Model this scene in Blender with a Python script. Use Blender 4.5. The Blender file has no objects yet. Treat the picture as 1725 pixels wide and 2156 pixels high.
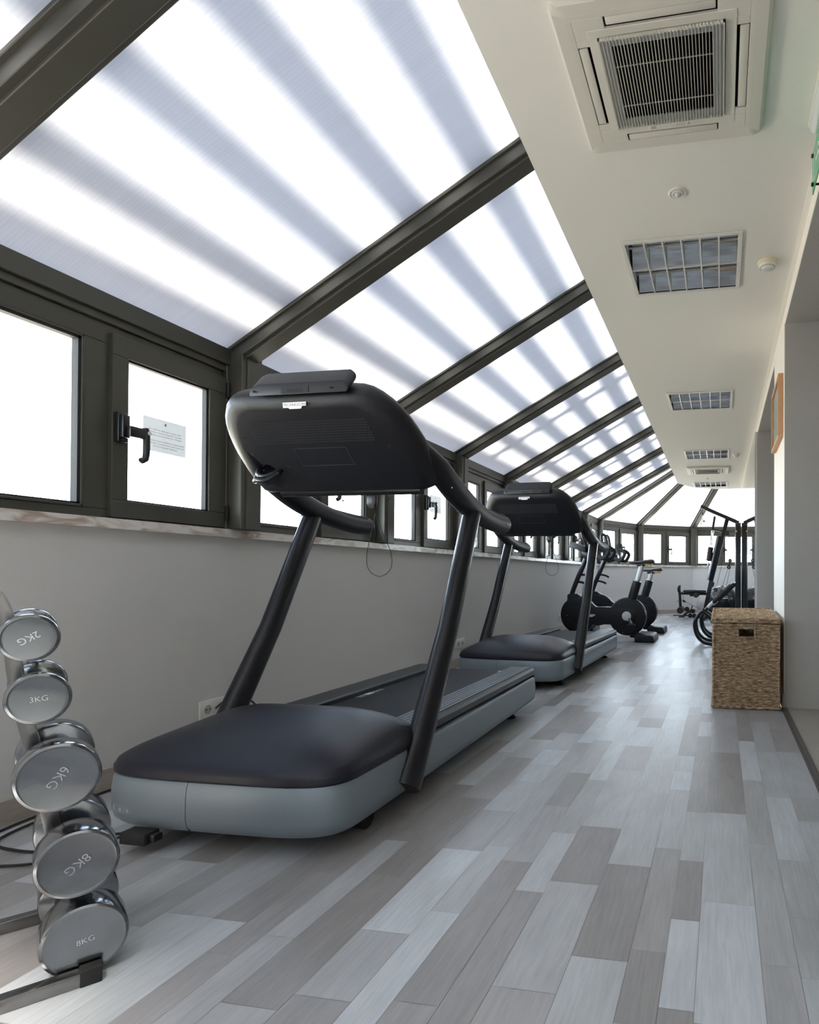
import bpy, bmesh, math, random
from mathutils import Vector, Matrix
PI = math.pi
C = bpy.context.scene.collection
rnd = random.Random(7)

# ------------------------------------------------------------------ materials
def mat(name, col, rough=.5, metal=0., spec=.5, bump=None, noise=None, coat=0.):
    m = bpy.data.materials.new(name); m.use_nodes = True
    nt = m.node_tree; b = nt.nodes['Principled BSDF']
    b.inputs['Base Color'].default_value = (*col, 1)
    b.inputs['Roughness'].default_value = rough
    b.inputs['Metallic'].default_value = metal
    b.inputs['Specular IOR Level'].default_value = spec
    b.inputs['Coat Weight'].default_value = coat
    tc = nt.nodes.new('ShaderNodeTexCoord')
    if noise:   # (scale, amount, (sx,sy,sz))
        mp = nt.nodes.new('ShaderNodeMapping'); mp.inputs['Scale'].default_value = noise[2]
        n = nt.nodes.new('ShaderNodeTexNoise'); n.inputs['Scale'].default_value = noise[0]; n.inputs['Detail'].default_value = 4
        r = nt.nodes.new('ShaderNodeMapRange'); r.inputs['To Min'].default_value = 1-noise[1]; r.inputs['To Max'].default_value = 1+noise[1]
        v = nt.nodes.new('ShaderNodeVectorMath'); v.operation = 'SCALE'; v.inputs[0].default_value = col
        nt.links.new(tc.outputs['Object'], mp.inputs[0]); nt.links.new(mp.outputs[0], n.inputs['Vector'])
        nt.links.new(n.outputs[0], r.inputs[0]); nt.links.new(r.outputs[0], v.inputs['Scale']); nt.links.new(v.outputs[0], b.inputs['Base Color'])
    if bump:    # (scale, strength)
        n2 = nt.nodes.new('ShaderNodeTexNoise'); n2.inputs['Scale'].default_value = bump[0]; n2.inputs['Detail'].default_value = 3
        bp = nt.nodes.new('ShaderNodeBump'); bp.inputs['Strength'].default_value = bump[1]; bp.inputs['Distance'].default_value = .002
        nt.links.new(tc.outputs['Object'], n2.inputs['Vector']); nt.links.new(n2.outputs[0], bp.inputs['Height']); nt.links.new(bp.outputs[0], b.inputs['Normal'])
    return m

M = {}
M['wall'] = mat('wall_paint', (.62,.615,.61), .75, bump=(220,.25), noise=(1.3,.03,(1,1,1)))
M['white'] = mat('ceiling_paint', (.81,.80,.75), .7, bump=(150,.08))
M['passage'] = mat('passage_shaded_grey', (.43,.42,.40), .75, bump=(220,.2))  # darkened: the shade on reveals, passages and soffit is put into the colour
M['cream'] = mat('cream_paint', (.88,.85,.78), .6)
M['frame'] = mat('olive_grey_aluminium', (.075,.074,.062), .38, .2, noise=(14,.08,(1,1,1)))
M['blackp'] = mat('black_plastic', (.009,.0095,.013), .42, spec=.34, bump=(900,.35))
M['black'] = mat('black_satin', (.012,.012,.014), .3)
M['rubber'] = mat('black_rubber', (.015,.015,.016), .75)
M['tube'] = mat('charcoal_painted_steel', (.012,.0125,.016), .30, spec=.4)
M['hood'] = mat('hood_plastic', (.009,.010,.020), .36, spec=.38, bump=(700,.2))
M['silver'] = mat('silver_grey_paint', (.215,.262,.295), .42, .25, noise=(300,.05,(1,1,1)))
M['rail'] = mat('grooved_rail', (.035,.040,.046), .42)
M['belt'] = mat('belt_rubber', (.016,.018,.022), .6, spec=.3, bump=(600,.6))
M['chrome'] = mat('chrome', (.72,.74,.77), .12, 1.)
M['chrome_worn'] = mat('chrome_worn', (.25,.262,.278), .15, 1., bump=(60,.08), noise=(22,.22,(1,1,1)))
M['steel'] = mat('brushed_steel', (.27,.265,.26), .24, 1., noise=(30,.15,(1,1,1)))
M['whitep'] = mat('white_plastic', (.72,.71,.66), .4)
M['acw'] = mat('ac_plastic', (.66,.645,.58), .45)
M['yellowed'] = mat('yellowed_plastic', (.72,.66,.45), .4)
M['rim'] = mat('lit_edge_rim', (.055,.058,.065), .3)  # lightened: the lit edges of the grille holes are put into the colour
M['dark'] = mat('dark_void', (.010,.010,.010), .8)
M['badge'] = mat('badge_white', (.80,.80,.80), .35)
M['ink'] = mat('ink_grey', (.10,.10,.10), .6)
M['inkl'] = mat('ink_light', (.42,.42,.42), .7)
M['blue'] = mat('blue_print', (.10,.32,.52), .6)
M['wood'] = mat('oak_picture_frame', (.55,.30,.15), .5, noise=(9,.15,(1,12,1)))
M['print'] = mat('pale_print', (.62,.68,.66), .3)
M['green'] = mat('green_acrylic', (.10,.42,.24), .25)
M['skirt'] = mat('skirting_wood', (.40,.345,.30), .5, noise=(16,.16,(8,1,8)))
M['tile'] = mat('beige_tile', (.36,.335,.295), .55, noise=(5,.08,(1,1,1)))
M['seat'] = mat('black_leatherette', (.022,.021,.024), .38, bump=(300,.3))
M['yellow'] = mat('yellow_plastic', (.70,.48,.06), .4)
M['foam'] = mat('black_foam', (.03,.022,.02), .9)
M['lgrey'] = mat('pale_grey_paint', (.62,.64,.66), .4)
M['ballsilver'] = mat('silver_ball_rubber', (.40,.385,.37), .35)
M['ballblack'] = mat('black_ball_rubber', (.02,.02,.024), .22)
M['reflector'] = mat('louvre_reflector', (.66,.68,.70), .10, 1.)
M['blade'] = mat('louvre_blade', (.85,.84,.80), .35, .6)
M['slat'] = mat('brown_slat_timber', (.30,.20,.14), .7)
M['outside'] = mat('terrace_stone', (.62,.55,.45), .9)

def marble():
    m = mat('marble_sill', (.70,.66,.62), .28); nt = m.node_tree; b = nt.nodes['Principled BSDF']
    tc = nt.nodes.new('ShaderNodeTexCoord'); mp = nt.nodes.new('ShaderNodeMapping'); mp.inputs['Scale'].default_value = (4,1.1,4)
    n = nt.nodes.new('ShaderNodeTexNoise'); n.inputs['Scale'].default_value = 6; n.inputs['Detail'].default_value = 8; n.inputs['Distortion'].default_value = 1.2
    r = nt.nodes.new('ShaderNodeValToRGB'); e = r.color_ramp.elements
    e[0].position = .36; e[0].color = (.42,.33,.27,1); e[1].position = .56; e[1].color = (.74,.71,.68,1)
    nt.links.new(tc.outputs['Object'], mp.inputs[0]); nt.links.new(mp.outputs[0], n.inputs['Vector']); nt.links.new(n.outputs[0], r.inputs[0]); nt.links.new(r.outputs[0], b.inputs['Base Color'])
    return m
M['marble'] = marble()

def glass():
    m = bpy.data.materials.new('window_glass'); m.use_nodes = True; nt = m.node_tree
    for n in list(nt.nodes): nt.nodes.remove(n)
    o = nt.nodes.new('ShaderNodeOutputMaterial'); mx = nt.nodes.new('ShaderNodeMixShader')
    t = nt.nodes.new('ShaderNodeBsdfTransparent'); t.inputs[0].default_value = (.93,.96,.95,1)
    g = nt.nodes.new('ShaderNodeBsdfGlossy'); g.inputs['Roughness'].default_value = .02
    lw = nt.nodes.new('ShaderNodeLayerWeight'); lw.inputs[0].default_value = .5
    pw = nt.nodes.new('ShaderNodeMath'); pw.operation = 'POWER'; pw.inputs[1].default_value = 5; nt.links.new(lw.outputs['Facing'], pw.inputs[0])
    f = nt.nodes.new('ShaderNodeMath'); f.operation = 'MULTIPLY_ADD'; f.inputs[1].default_value = .6; f.inputs[2].default_value = .04; nt.links.new(pw.outputs[0], f.inputs[0])
    nt.links.new(f.outputs[0], mx.inputs[0]); nt.links.new(t.outputs[0], mx.inputs[1]); nt.links.new(g.outputs[0], mx.inputs[2]); nt.links.new(mx.outputs[0], o.inputs[0])
    return m
M['glass'] = glass()

def mirror():
    return mat('mirror_silver', (.86,.88,.87), .015, 1.)
M['mirror'] = mirror()

def poly():
    # multiwall polycarbonate sheet: scatters the daylight falling on its outer face, fine ribs run down the slope (UV.x counts metres across the ribs)
    m = bpy.data.materials.new('polycarbonate_sheet'); m.use_nodes = True; nt = m.node_tree
    for n in list(nt.nodes): nt.nodes.remove(n)
    o = nt.nodes.new('ShaderNodeOutputMaterial')
    uv = nt.nodes.new('ShaderNodeUVMap'); uv.uv_map = 'UVMap'
    sep = nt.nodes.new('ShaderNodeSeparateXYZ'); nt.links.new(uv.outputs[0], sep.inputs[0])
    mu = nt.nodes.new('ShaderNodeMath'); mu.operation = 'MULTIPLY'; mu.inputs[1].default_value = 2*PI/.013; nt.links.new(sep.outputs[0], mu.inputs[0])
    si = nt.nodes.new('ShaderNodeMath'); si.operation = 'SINE'; nt.links.new(mu.outputs[0], si.inputs[0])
    n = nt.nodes.new('ShaderNodeTexNoise'); n.inputs['Scale'].default_value = 1; n.inputs['Detail'].default_value = 3
    mp = nt.nodes.new('ShaderNodeMapping'); mp.inputs['Scale'].default_value = (55,1.2,1); nt.links.new(uv.outputs[0], mp.inputs[0]); nt.links.new(mp.outputs[0], n.inputs['Vector'])
    r1 = nt.nodes.new('ShaderNodeMapRange'); r1.inputs['From Min'].default_value = -1; r1.inputs['To Min'].default_value = .90; r1.inputs['To Max'].default_value = 1.0; nt.links.new(si.outputs[0], r1.inputs[0])
    r2 = nt.nodes.new('ShaderNodeMapRange'); r2.inputs['From Min'].default_value = .3; r2.inputs['From Max'].default_value = .7; r2.inputs['To Min'].default_value = .90; r2.inputs['To Max'].default_value = 1.02; nt.links.new(n.outputs[0], r2.inputs[0])
    mm = nt.nodes.new('ShaderNodeMath'); mm.operation = 'MULTIPLY'; nt.links.new(r1.outputs[0], mm.inputs[0]); nt.links.new(r2.outputs[0], mm.inputs[1])
    v = nt.nodes.new('ShaderNodeVectorMath'); v.operation = 'SCALE'; v.inputs[0].default_value = (.176,.192,.215); nt.links.new(mm.outputs[0], v.inputs['Scale'])
    t = nt.nodes.new('ShaderNodeBsdfTranslucent'); nt.links.new(v.outputs[0], t.inputs[0])
    d = nt.nodes.new('ShaderNodeBsdfDiffuse'); d.inputs[0].default_value = (.75,.76,.78,1)
    mx = nt.nodes.new('ShaderNodeMixShader'); mx.inputs[0].default_value = .3
    nt.links.new(t.outputs[0], mx.inputs[1]); nt.links.new(d.outputs[0], mx.inputs[2]); nt.links.new(mx.outputs[0], o.inputs[0])
    return m
M['poly'] = poly()

def laminate():
    m = mat('laminate_strips', (.6,.6,.6), .34, spec=.55); nt = m.node_tree; b = nt.nodes['Principled BSDF']
    at = nt.nodes.new('ShaderNodeAttribute'); at.attribute_name = 'tone'
    sep = nt.nodes.new('ShaderNodeSeparateColor'); nt.links.new(at.outputs['Color'], sep.inputs[0])
    ramp = nt.nodes.new('ShaderNodeValToRGB'); e = ramp.color_ramp.elements
    e[0].position = 0; e[0].color = (.262,.252,.250,1); e[1].position = 1; e[1].color = (.545,.590,.635,1)
    k = ramp.color_ramp.elements.new(.35); k.color = (.355,.352,.358,1)
    k = ramp.color_ramp.elements.new(.7); k.color = (.450,.475,.500,1)
    nt.links.new(sep.outputs[0], ramp.inputs[0])
    tc = nt.nodes.new('ShaderNodeTexCoord')
    off = nt.nodes.new('ShaderNodeVectorMath'); off.operation = 'MULTIPLY_ADD'; off.inputs[1].default_value = (37,53,0)
    nt.links.new(at.outputs['Vector'], off.inputs[0]); nt.links.new(tc.outputs['Object'], off.inputs[2])
    mp = nt.nodes.new('ShaderNodeMapping'); mp.inputs['Scale'].default_value = (26,1.6,1); nt.links.new(off.outputs[0], mp.inputs[0])
    n = nt.nodes.new('ShaderNodeTexNoise'); n.inputs['Scale'].default_value = 4.5; n.inputs['Detail'].default_value = 6; n.inputs['Roughness'].default_value = .65; n.inputs['Distortion'].default_value = .5
    nt.links.new(mp.outputs[0], n.inputs['Vector'])
    r = nt.nodes.new('ShaderNodeMapRange'); r.inputs['From Min'].default_value = .25; r.inputs['From Max'].default_value = .75; r.inputs['To Min'].default_value = .84; r.inputs['To Max'].default_value = 1.12; nt.links.new(n.outputs[0], r.inputs[0])
    mp2 = nt.nodes.new('ShaderNodeMapping'); mp2.inputs['Scale'].default_value = (5,1.4,1); nt.links.new(off.outputs[0], mp2.inputs[0])
    n2 = nt.nodes.new('ShaderNodeTexNoise'); n2.inputs['Scale'].default_value = 2.2; n2.inputs['Detail'].default_value = 3; nt.links.new(mp2.outputs[0], n2.inputs['Vector'])
    r2 = nt.nodes.new('ShaderNodeMapRange'); r2.inputs['From Min'].default_value = .3; r2.inputs['From Max'].default_value = .7; r2.inputs['To Min'].default_value = .90; r2.inputs['To Max'].default_value = 1.08; nt.links.new(n2.outputs[0], r2.inputs[0])
    mm = nt.nodes.new('ShaderNodeMath'); mm.operation = 'MULTIPLY'; nt.links.new(r.outputs[0], mm.inputs[0]); nt.links.new(r2.outputs[0], mm.inputs[1])
    v = nt.nodes.new('ShaderNodeVectorMath'); v.operation = 'SCALE'; nt.links.new(ramp.outputs[0], v.inputs[0]); nt.links.new(mm.outputs[0], v.inputs['Scale'])
    nt.links.new(v.outputs[0], b.inputs['Base Color'])
    bp = nt.nodes.new('ShaderNodeBump'); bp.inputs['Strength'].default_value = .12; bp.inputs['Distance'].default_value = .001; nt.links.new(n.outputs[0], bp.inputs['Height']); nt.links.new(bp.outputs[0], b.inputs['Normal'])
    return m
M['laminate'] = laminate()

def wicker():
    m = mat('woven_seagrass', (.5,.4,.25), .7); nt = m.node_tree; b = nt.nodes['Principled BSDF']
    tc = nt.nodes.new('ShaderNodeTexCoord')
    mp = nt.nodes.new('ShaderNodeMapping'); mp.inputs['Scale'].default_value = (30,30,105); nt.links.new(tc.outputs['Object'], mp.inputs[0])
    n = nt.nodes.new('ShaderNodeTexNoise'); n.inputs['Scale'].default_value = 1.; n.inputs['Detail'].default_value = 5; n.inputs['Roughness'].default_value = .7
    nt.links.new(mp.outputs[0], n.inputs['Vector'])
    r = nt.nodes.new('ShaderNodeValToRGB'); e = r.color_ramp.elements
    e[0].position = .34; e[0].color = (.11,.06,.03,1); e[1].position = .66; e[1].color = (.66,.54,.38,1)
    k = r.color_ramp.elements.new(.48); k.color = (.35,.24,.14,1)
    nt.links.new(n.outputs[0], r.inputs[0]); nt.links.new(r.outputs[0], b.inputs['Base Color'])
    return m
M['wicker'] = wicker()

# ------------------------------------------------------------------ mesh builder
class MB:
    def __init__(s): s.v = []; s.f = []
    def add(s, vs, fs):
        o = len(s.v); s.v += [Vector(p) for p in vs]; s.f += [tuple(i+o for i in f) for f in fs]; return s
    def box(s, c, d, rot=None):
        hx,hy,hz = d[0]/2, d[1]/2, d[2]/2
        vs = [Vector((x,y,z)) for x in (-hx,hx) for y in (-hy,hy) for z in (-hz,hz)]
        if rot is not None: vs = [rot @ p for p in vs]
        c = Vector(c); return s.add([p+c for p in vs], [(0,1,3,2),(4,6,7,5),(0,4,5,1),(2,3,7,6),(0,2,6,4),(1,5,7,3)])
    def bx(s, x0, x1, y0, y1, z0, z1): return s.box(((x0+x1)/2,(y0+y1)/2,(z0+z1)/2), (x1-x0,y1-y0,z1-z0))
    def beam(s, p, q, w, h, up=(0,0,1), drop=0):
        # rectangular bar from p to q; w across, h along 'up'; drop moves it down from the line
        p, q = Vector(p), Vector(q); d = (q-p).normalized(); u = Vector(up); sd = d.cross(u).normalized(); u = sd.cross(d).normalized()
        vs = []
        for a in (p, q):
            for i, j in ((-1,-1),(1,-1),(1,1),(-1,1)): vs.append(a + sd*i*w/2 + u*(j*h/2 - drop))
        return s.add(vs, [(3,2,1,0),(4,5,6,7),(0,1,5,4),(1,2,6,5),(2,3,7,6),(3,0,4,7)])
    def tube(s, pts, r, n=12, cap=True, flat=None, up=(0,0,1)):
        pts = [Vector(p) for p in pts]; R = r if isinstance(r, (list,tuple)) else [r]*len(pts)
        rings = []; prev = None
        for i, p in enumerate(pts):
            if i == 0: t = pts[1]-p
            elif i == len(pts)-1: t = p-pts[i-1]
            else: t = (pts[i+1]-p).normalized() + (p-pts[i-1]).normalized()
            t.normalize()
            if prev is None:
                a = Vector(up) if abs(t.dot(Vector(up))) < .95 else Vector((1,0,0))
                nrm = (a - t*a.dot(t)).normalized()
            else: nrm = (prev - t*prev.dot(t)).normalized()
            prev = nrm; bi = t.cross(nrm)
            fl = flat or (1,1)
            rings.append([p + (nrm*math.cos(2*PI*k/n)*fl[0] + bi*math.sin(2*PI*k/n)*fl[1])*R[i] for k in range(n)])
        vs = [v for rg in rings for v in rg]; fs = []
        for i in range(len(rings)-1):
            for k in range(n):
                a = i*n+k; b = i*n+(k+1)%n; fs.append((a, b, b+n, a+n))
        if cap: fs.append(tuple(range(n-1,-1,-1))); fs.append(tuple((len(rings)-1)*n+k for k in range(n)))
        return s.add(vs, fs)
    def lathe(s, prof, o=(0,0,0), ax=(0,0,1), n=32, cap=True):
        # prof: list of (radius, height along axis)
        ax = Vector(ax).normalized(); a = Vector((1,0,0)) if abs(ax.x) < .9 else Vector((0,1,0)); u = (a-ax*a.dot(ax)).normalized(); w = ax.cross(u); o = Vector(o)
        vs = []; fs = []
        for r, h in prof:
            for k in range(n): vs.append(o + ax*h + (u*math.cos(2*PI*k/n)+w*math.sin(2*PI*k/n))*r)
        for i in range(len(prof)-1):
            for k in range(n):
                p = i*n+k; q = i*n+(k+1)%n; fs.append((p, q, q+n, p+n))
        if cap: fs.append(tuple(range(n-1,-1,-1))); fs.append(tuple((len(prof)-1)*n+k for k in range(n)))
        return s.add(vs, fs)
    def prism(s, poly, o, ux, uy, d):
        # polygon in plane (ux,uy) from o, extruded by vector d
        o, ux, uy, d = map(Vector, (o, ux, uy, d)); n = len(poly)
        vs = [o+ux*a+uy*b for a, b in poly]; vs += [p+d for p in vs]
        fs = [tuple(range(n-1,-1,-1)), tuple(range(n,2*n))] + [(i,(i+1)%n,(i+1)%n+n,i+n) for i in range(n)]
        return s.add(vs, fs)
    def sphere(s, c, r, n=16, m=10, sc=(1,1,1)):
        c = Vector(c); vs = [c+Vector((0,0,r*sc[2]))]; fs = []
        for i in range(1,m):
            a = PI*i/m
            for k in range(n): b = 2*PI*k/n; vs.append(c+Vector((r*sc[0]*math.sin(a)*math.cos(b), r*sc[1]*math.sin(a)*math.sin(b), r*sc[2]*math.cos(a))))
        vs.append(c-Vector((0,0,r*sc[2]))); L = len(vs)-1
        for k in range(n): fs.append((0,1+k,1+(k+1)%n)); fs.append((L,L-n+(k+1)%n,L-n+k))
        for i in range(m-2):
            for k in range(n): a = 1+i*n+k; b = 1+i*n+(k+1)%n; fs.append((a,a+n,b+n,b))
        return s.add(vs, fs)
    def build(s, name, m, parent=None, bevel=0, seg=2, smooth=True, loc=None, fix=True):
        me = bpy.data.meshes.new(name); me.from_pydata([tuple(v) for v in s.v], [], s.f); me.update()
        bm = bmesh.new(); bm.from_mesh(me)
        if fix: bmesh.ops.recalc_face_normals(bm, faces=bm.faces)
        if bevel:
            es = [e for e in bm.edges if len(e.link_faces) == 2 and e.calc_face_angle(0) > .5]
            bmesh.ops.bevel(bm, geom=es, offset=bevel, segments=seg, affect='EDGES', profile=.5, clamp_overlap=True)
        for f in bm.faces: f.smooth = smooth
        if smooth:
            for e in bm.edges:
                if len(e.link_faces) == 2 and e.calc_face_angle(0) > .62: e.smooth = False
        bm.to_mesh(me); bm.free()
        me.materials.append(M[m] if isinstance(m, str) else m)
        o = bpy.data.objects.new(name, me); C.objects.link(o)
        if parent: o.parent = parent
        if loc: o.location = loc
        return o

def empty(name, loc=(0,0,0), rz=0):
    o = bpy.data.objects.new(name, None); C.objects.link(o); o.location = loc; o.rotation_euler = (0,0,rz); o.empty_display_size = .1; return o
def tag(o, label, cat, group=None):
    o['label'] = label; o['category'] = cat
    if group: o['group'] = group
    return o
def thing(name, label, cat, loc=(0,0,0), rz=0, group=None): return tag(empty(name, loc, rz), label, cat, group)
def struct(o): o['kind'] = 'structure'; return o
def copy_tree(o, parent=None):
    c = o.copy(); C.objects.link(c)
    if parent: c.parent = parent
    for ch in list(o.children): copy_tree(ch, c)
    return c
def text(name, body, size, m, parent, loc, xdir, ydir, ext=.0004, align='CENTER', spacing=1.0, sx=1.0):
    cu = bpy.data.curves.new(name, 'FONT'); cu.body = body; cu.size = size; cu.extrude = ext; cu.align_x = align; cu.align_y = 'CENTER'; cu.space_line = spacing; cu.resolution_u = 3
    t = bpy.data.objects.new(name, cu); C.objects.link(t)
    dg = bpy.context.evaluated_depsgraph_get(); me = bpy.data.meshes.new_from_object(t.evaluated_get(dg))
    bpy.data.objects.remove(t); bpy.data.curves.remove(cu)
    x = Vector(xdir).normalized(); y = Vector(ydir); y = (y-x*y.dot(x)).normalized(); z = x.cross(y)
    mtx = Matrix((( x.x*sx,y.x,z.x,loc[0]),(x.y*sx,y.y,z.y,loc[1]),(x.z*sx,y.z,z.z,loc[2]),(0,0,0,1)))
    me.transform(mtx); me.materials.clear(); me.materials.append(M[m])
    o = bpy.data.objects.new(name, me); C.objects.link(o)
    if parent: o.parent = parent
    return o
def badge(parent, loc, xdir, ydir, w, plate='badge', ink='ink'):
    # the maker's badge: a white plate of two stepped bars with the lettering on it
    x = Vector(xdir).normalized(); y = Vector(ydir).normalized(); z = x.cross(y); h = w*.20
    P = [(-.5,.5),(.5,.5),(.5,-.25),(.32,-.25),(.27,-.75),(-.22,-.75),(-.28,-.5),(-.5,-.5)]
    P = [(a*w, b*h) for a, b in P]
    b_ = MB().prism(P, loc, x, y, z*.0012).build('logo_badge', plate, parent, bevel=0)
    L = Vector(loc)+z*.0014
    text('lettering', 'TECHNOGYM', w*.155, ink, b_, L, x, y, ext=.0002, sx=1.0)
    return b_

# ------------------------------------------------------------------ camera
cam_d = bpy.data.cameras.new('camera'); cam = bpy.data.objects.new('camera', cam_d); C.objects.link(cam)
F_, CX_, CY_ = 1300., 1285., 1199.66
yaw, pitch, roll = .178864714, .008, .004
fw = Vector((-math.sin(yaw)*math.cos(pitch), math.cos(yaw)*math.cos(pitch), math.sin(pitch)))
rt = Vector((math.cos(yaw), math.sin(yaw), 0)); up = rt.cross(fw)
r2 = rt*math.cos(roll) + up*math.sin(roll); u2 = -rt*math.sin(roll) + up*math.cos(roll)
cam.matrix_world = Matrix(((r2.x,u2.x,-fw.x,0),(r2.y,u2.y,-fw.y,0),(r2.z,u2.z,-fw.z,.8),(0,0,0,1)))
cam_d.sensor_fit = 'VERTICAL'; cam_d.sensor_height = 36; cam_d.lens = 36*F_/2156
cam_d.shift_x = -(CX_-862.5)/2156; cam_d.shift_y = (CY_-1078)/2156
cam_d.clip_start = .02
bpy.context.scene.camera = cam
# ------------------------------------------------------------------ the room
WX, CX2, RX = -2.226, -.75, .375
CEIL, SOF, EAVE, SILL = 2.42, 2.33, 1.816, 1.0

# floor: laminate strips laid along the room, every strip with its own tone
def make_floor():
    vs = []; fs = []; tone = []
    x = -2.45; g = .0004
    rows = []
    while x < RX-.02:
        w = rnd.choice([.075,.09,.105,.12,.13,.115,.066]); w = min(w, RX-.02-x) if RX-.02-x > .03 else RX-.02-x
        rows.append((x, x+w)); x += w
    for x0, x1 in rows:
        y = -3.2-rnd.random()*.4
        while y < 14:
            L = rnd.choice([.22,.3,.36,.42,.5,.58]); t = rnd.random()
            t = t**.75
            o = len(vs); vs += [(x0+g,y+g,0),(x1-g,y+g,0),(x1-g,y+L-g,0),(x0+g,y+L-g,0)]; fs.append((o,o+1,o+2,o+3)); tone.append((t, rnd.random(), rnd.random())); y += L
    o = len(vs); vs += [(-2.6,-3.6,-.0012),(RX-.02,-3.6,-.0012),(RX-.02,14.6,-.0012),(-2.6,14.6,-.0012),(-2.6,-3.6,-.12),(RX-.02,-3.6,-.12),(RX-.02,14.6,-.12),(-2.6,14.6,-.12)]
    fs += [(o,o+1,o+2,o+3),(o+7,o+6,o+5,o+4),(o,o+4,o+5,o+1),(o+1,o+5,o+6,o+2),(o+2,o+6,o+7,o+3),(o+3,o+7,o+4,o)]; tone += [(0,0,0)]*6
    me = bpy.data.meshes.new('floor'); me.from_pydata(vs, [], fs); me.update()
    ca = me.color_attributes.new('tone', 'FLOAT_COLOR', 'CORNER')
    for p, t in zip(me.polygons, tone):
        for li in p.loop_indices: ca.data[li].color = (*t, 1)
    me.materials.append(M['laminate']); ob = bpy.data.objects.new('floor', me); C.objects.link(ob); return struct(ob)
make_floor()
struct(MB().bx(RX+.012,3.4,-3.2,14.4,-.12,-.002).build('floor', 'tile', smooth=False))
t = MB(); t.bx(RX-.022,RX+.014,-3.2,3.87,-.05,.003); t.bx(RX-.010,RX-.004,-3.2,3.87,.003,.005); struct(t.build('trim_1', 'steel', smooth=False))

# far end corner points
E8, E9, E10, E11 = (-2.226,11.05), (-1.65,12.35), (-.60,13.12), (.62,13.25)
line = [(-2.226,-1.25), (-2.226,9.706+.065), E8, E9, E10, E11]
def outw(p, q):
    d = Vector((q[0]-p[0], q[1]-p[1], 0)).normalized(); return d, Vector((-d.y, d.x, 0))
def wallseg(name, p, q, z0, z1, t0, t1, m, e0=0, e1=0):
    # slab standing on the line p-q, from t0 (inner, negative = into the room) to t1 outward
    d, n = outw(p, q); a = Vector((*p,0))-d*e0; b = Vector((*q,0))+d*e1
    vs = [a+n*t0, b+n*t0, b+n*t1, a+n*t1]; vs = [v+Vector((0,0,z0)) for v in vs]+[v+Vector((0,0,z1)) for v in vs]
    return MB().add(vs, [(0,3,2,1),(4,5,6,7),(0,1,5,4),(1,2,6,5),(2,3,7,6),(3,0,4,7)]).build(name, m, smooth=False)
wn = ['wall_left','wall_left','wall_far_left','wall_far','wall_far']
for i in range(5):
    struct(wallseg(wn[i], line[i], line[i+1], -.02, SILL-.035, 0, .22, 'wall', 0, .03))
    struct(wallseg('baseboard_left' if i < 2 else 'baseboard_far', line[i], line[i+1], 0, .082, -.013, -.001, 'skirt', 0, 0))
    # marble window sill
    struct(wallseg('trim_%d' % (2+i), line[i], line[i+1], SILL-.037, SILL, -.028, .16, 'marble', .0, .02))

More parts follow.
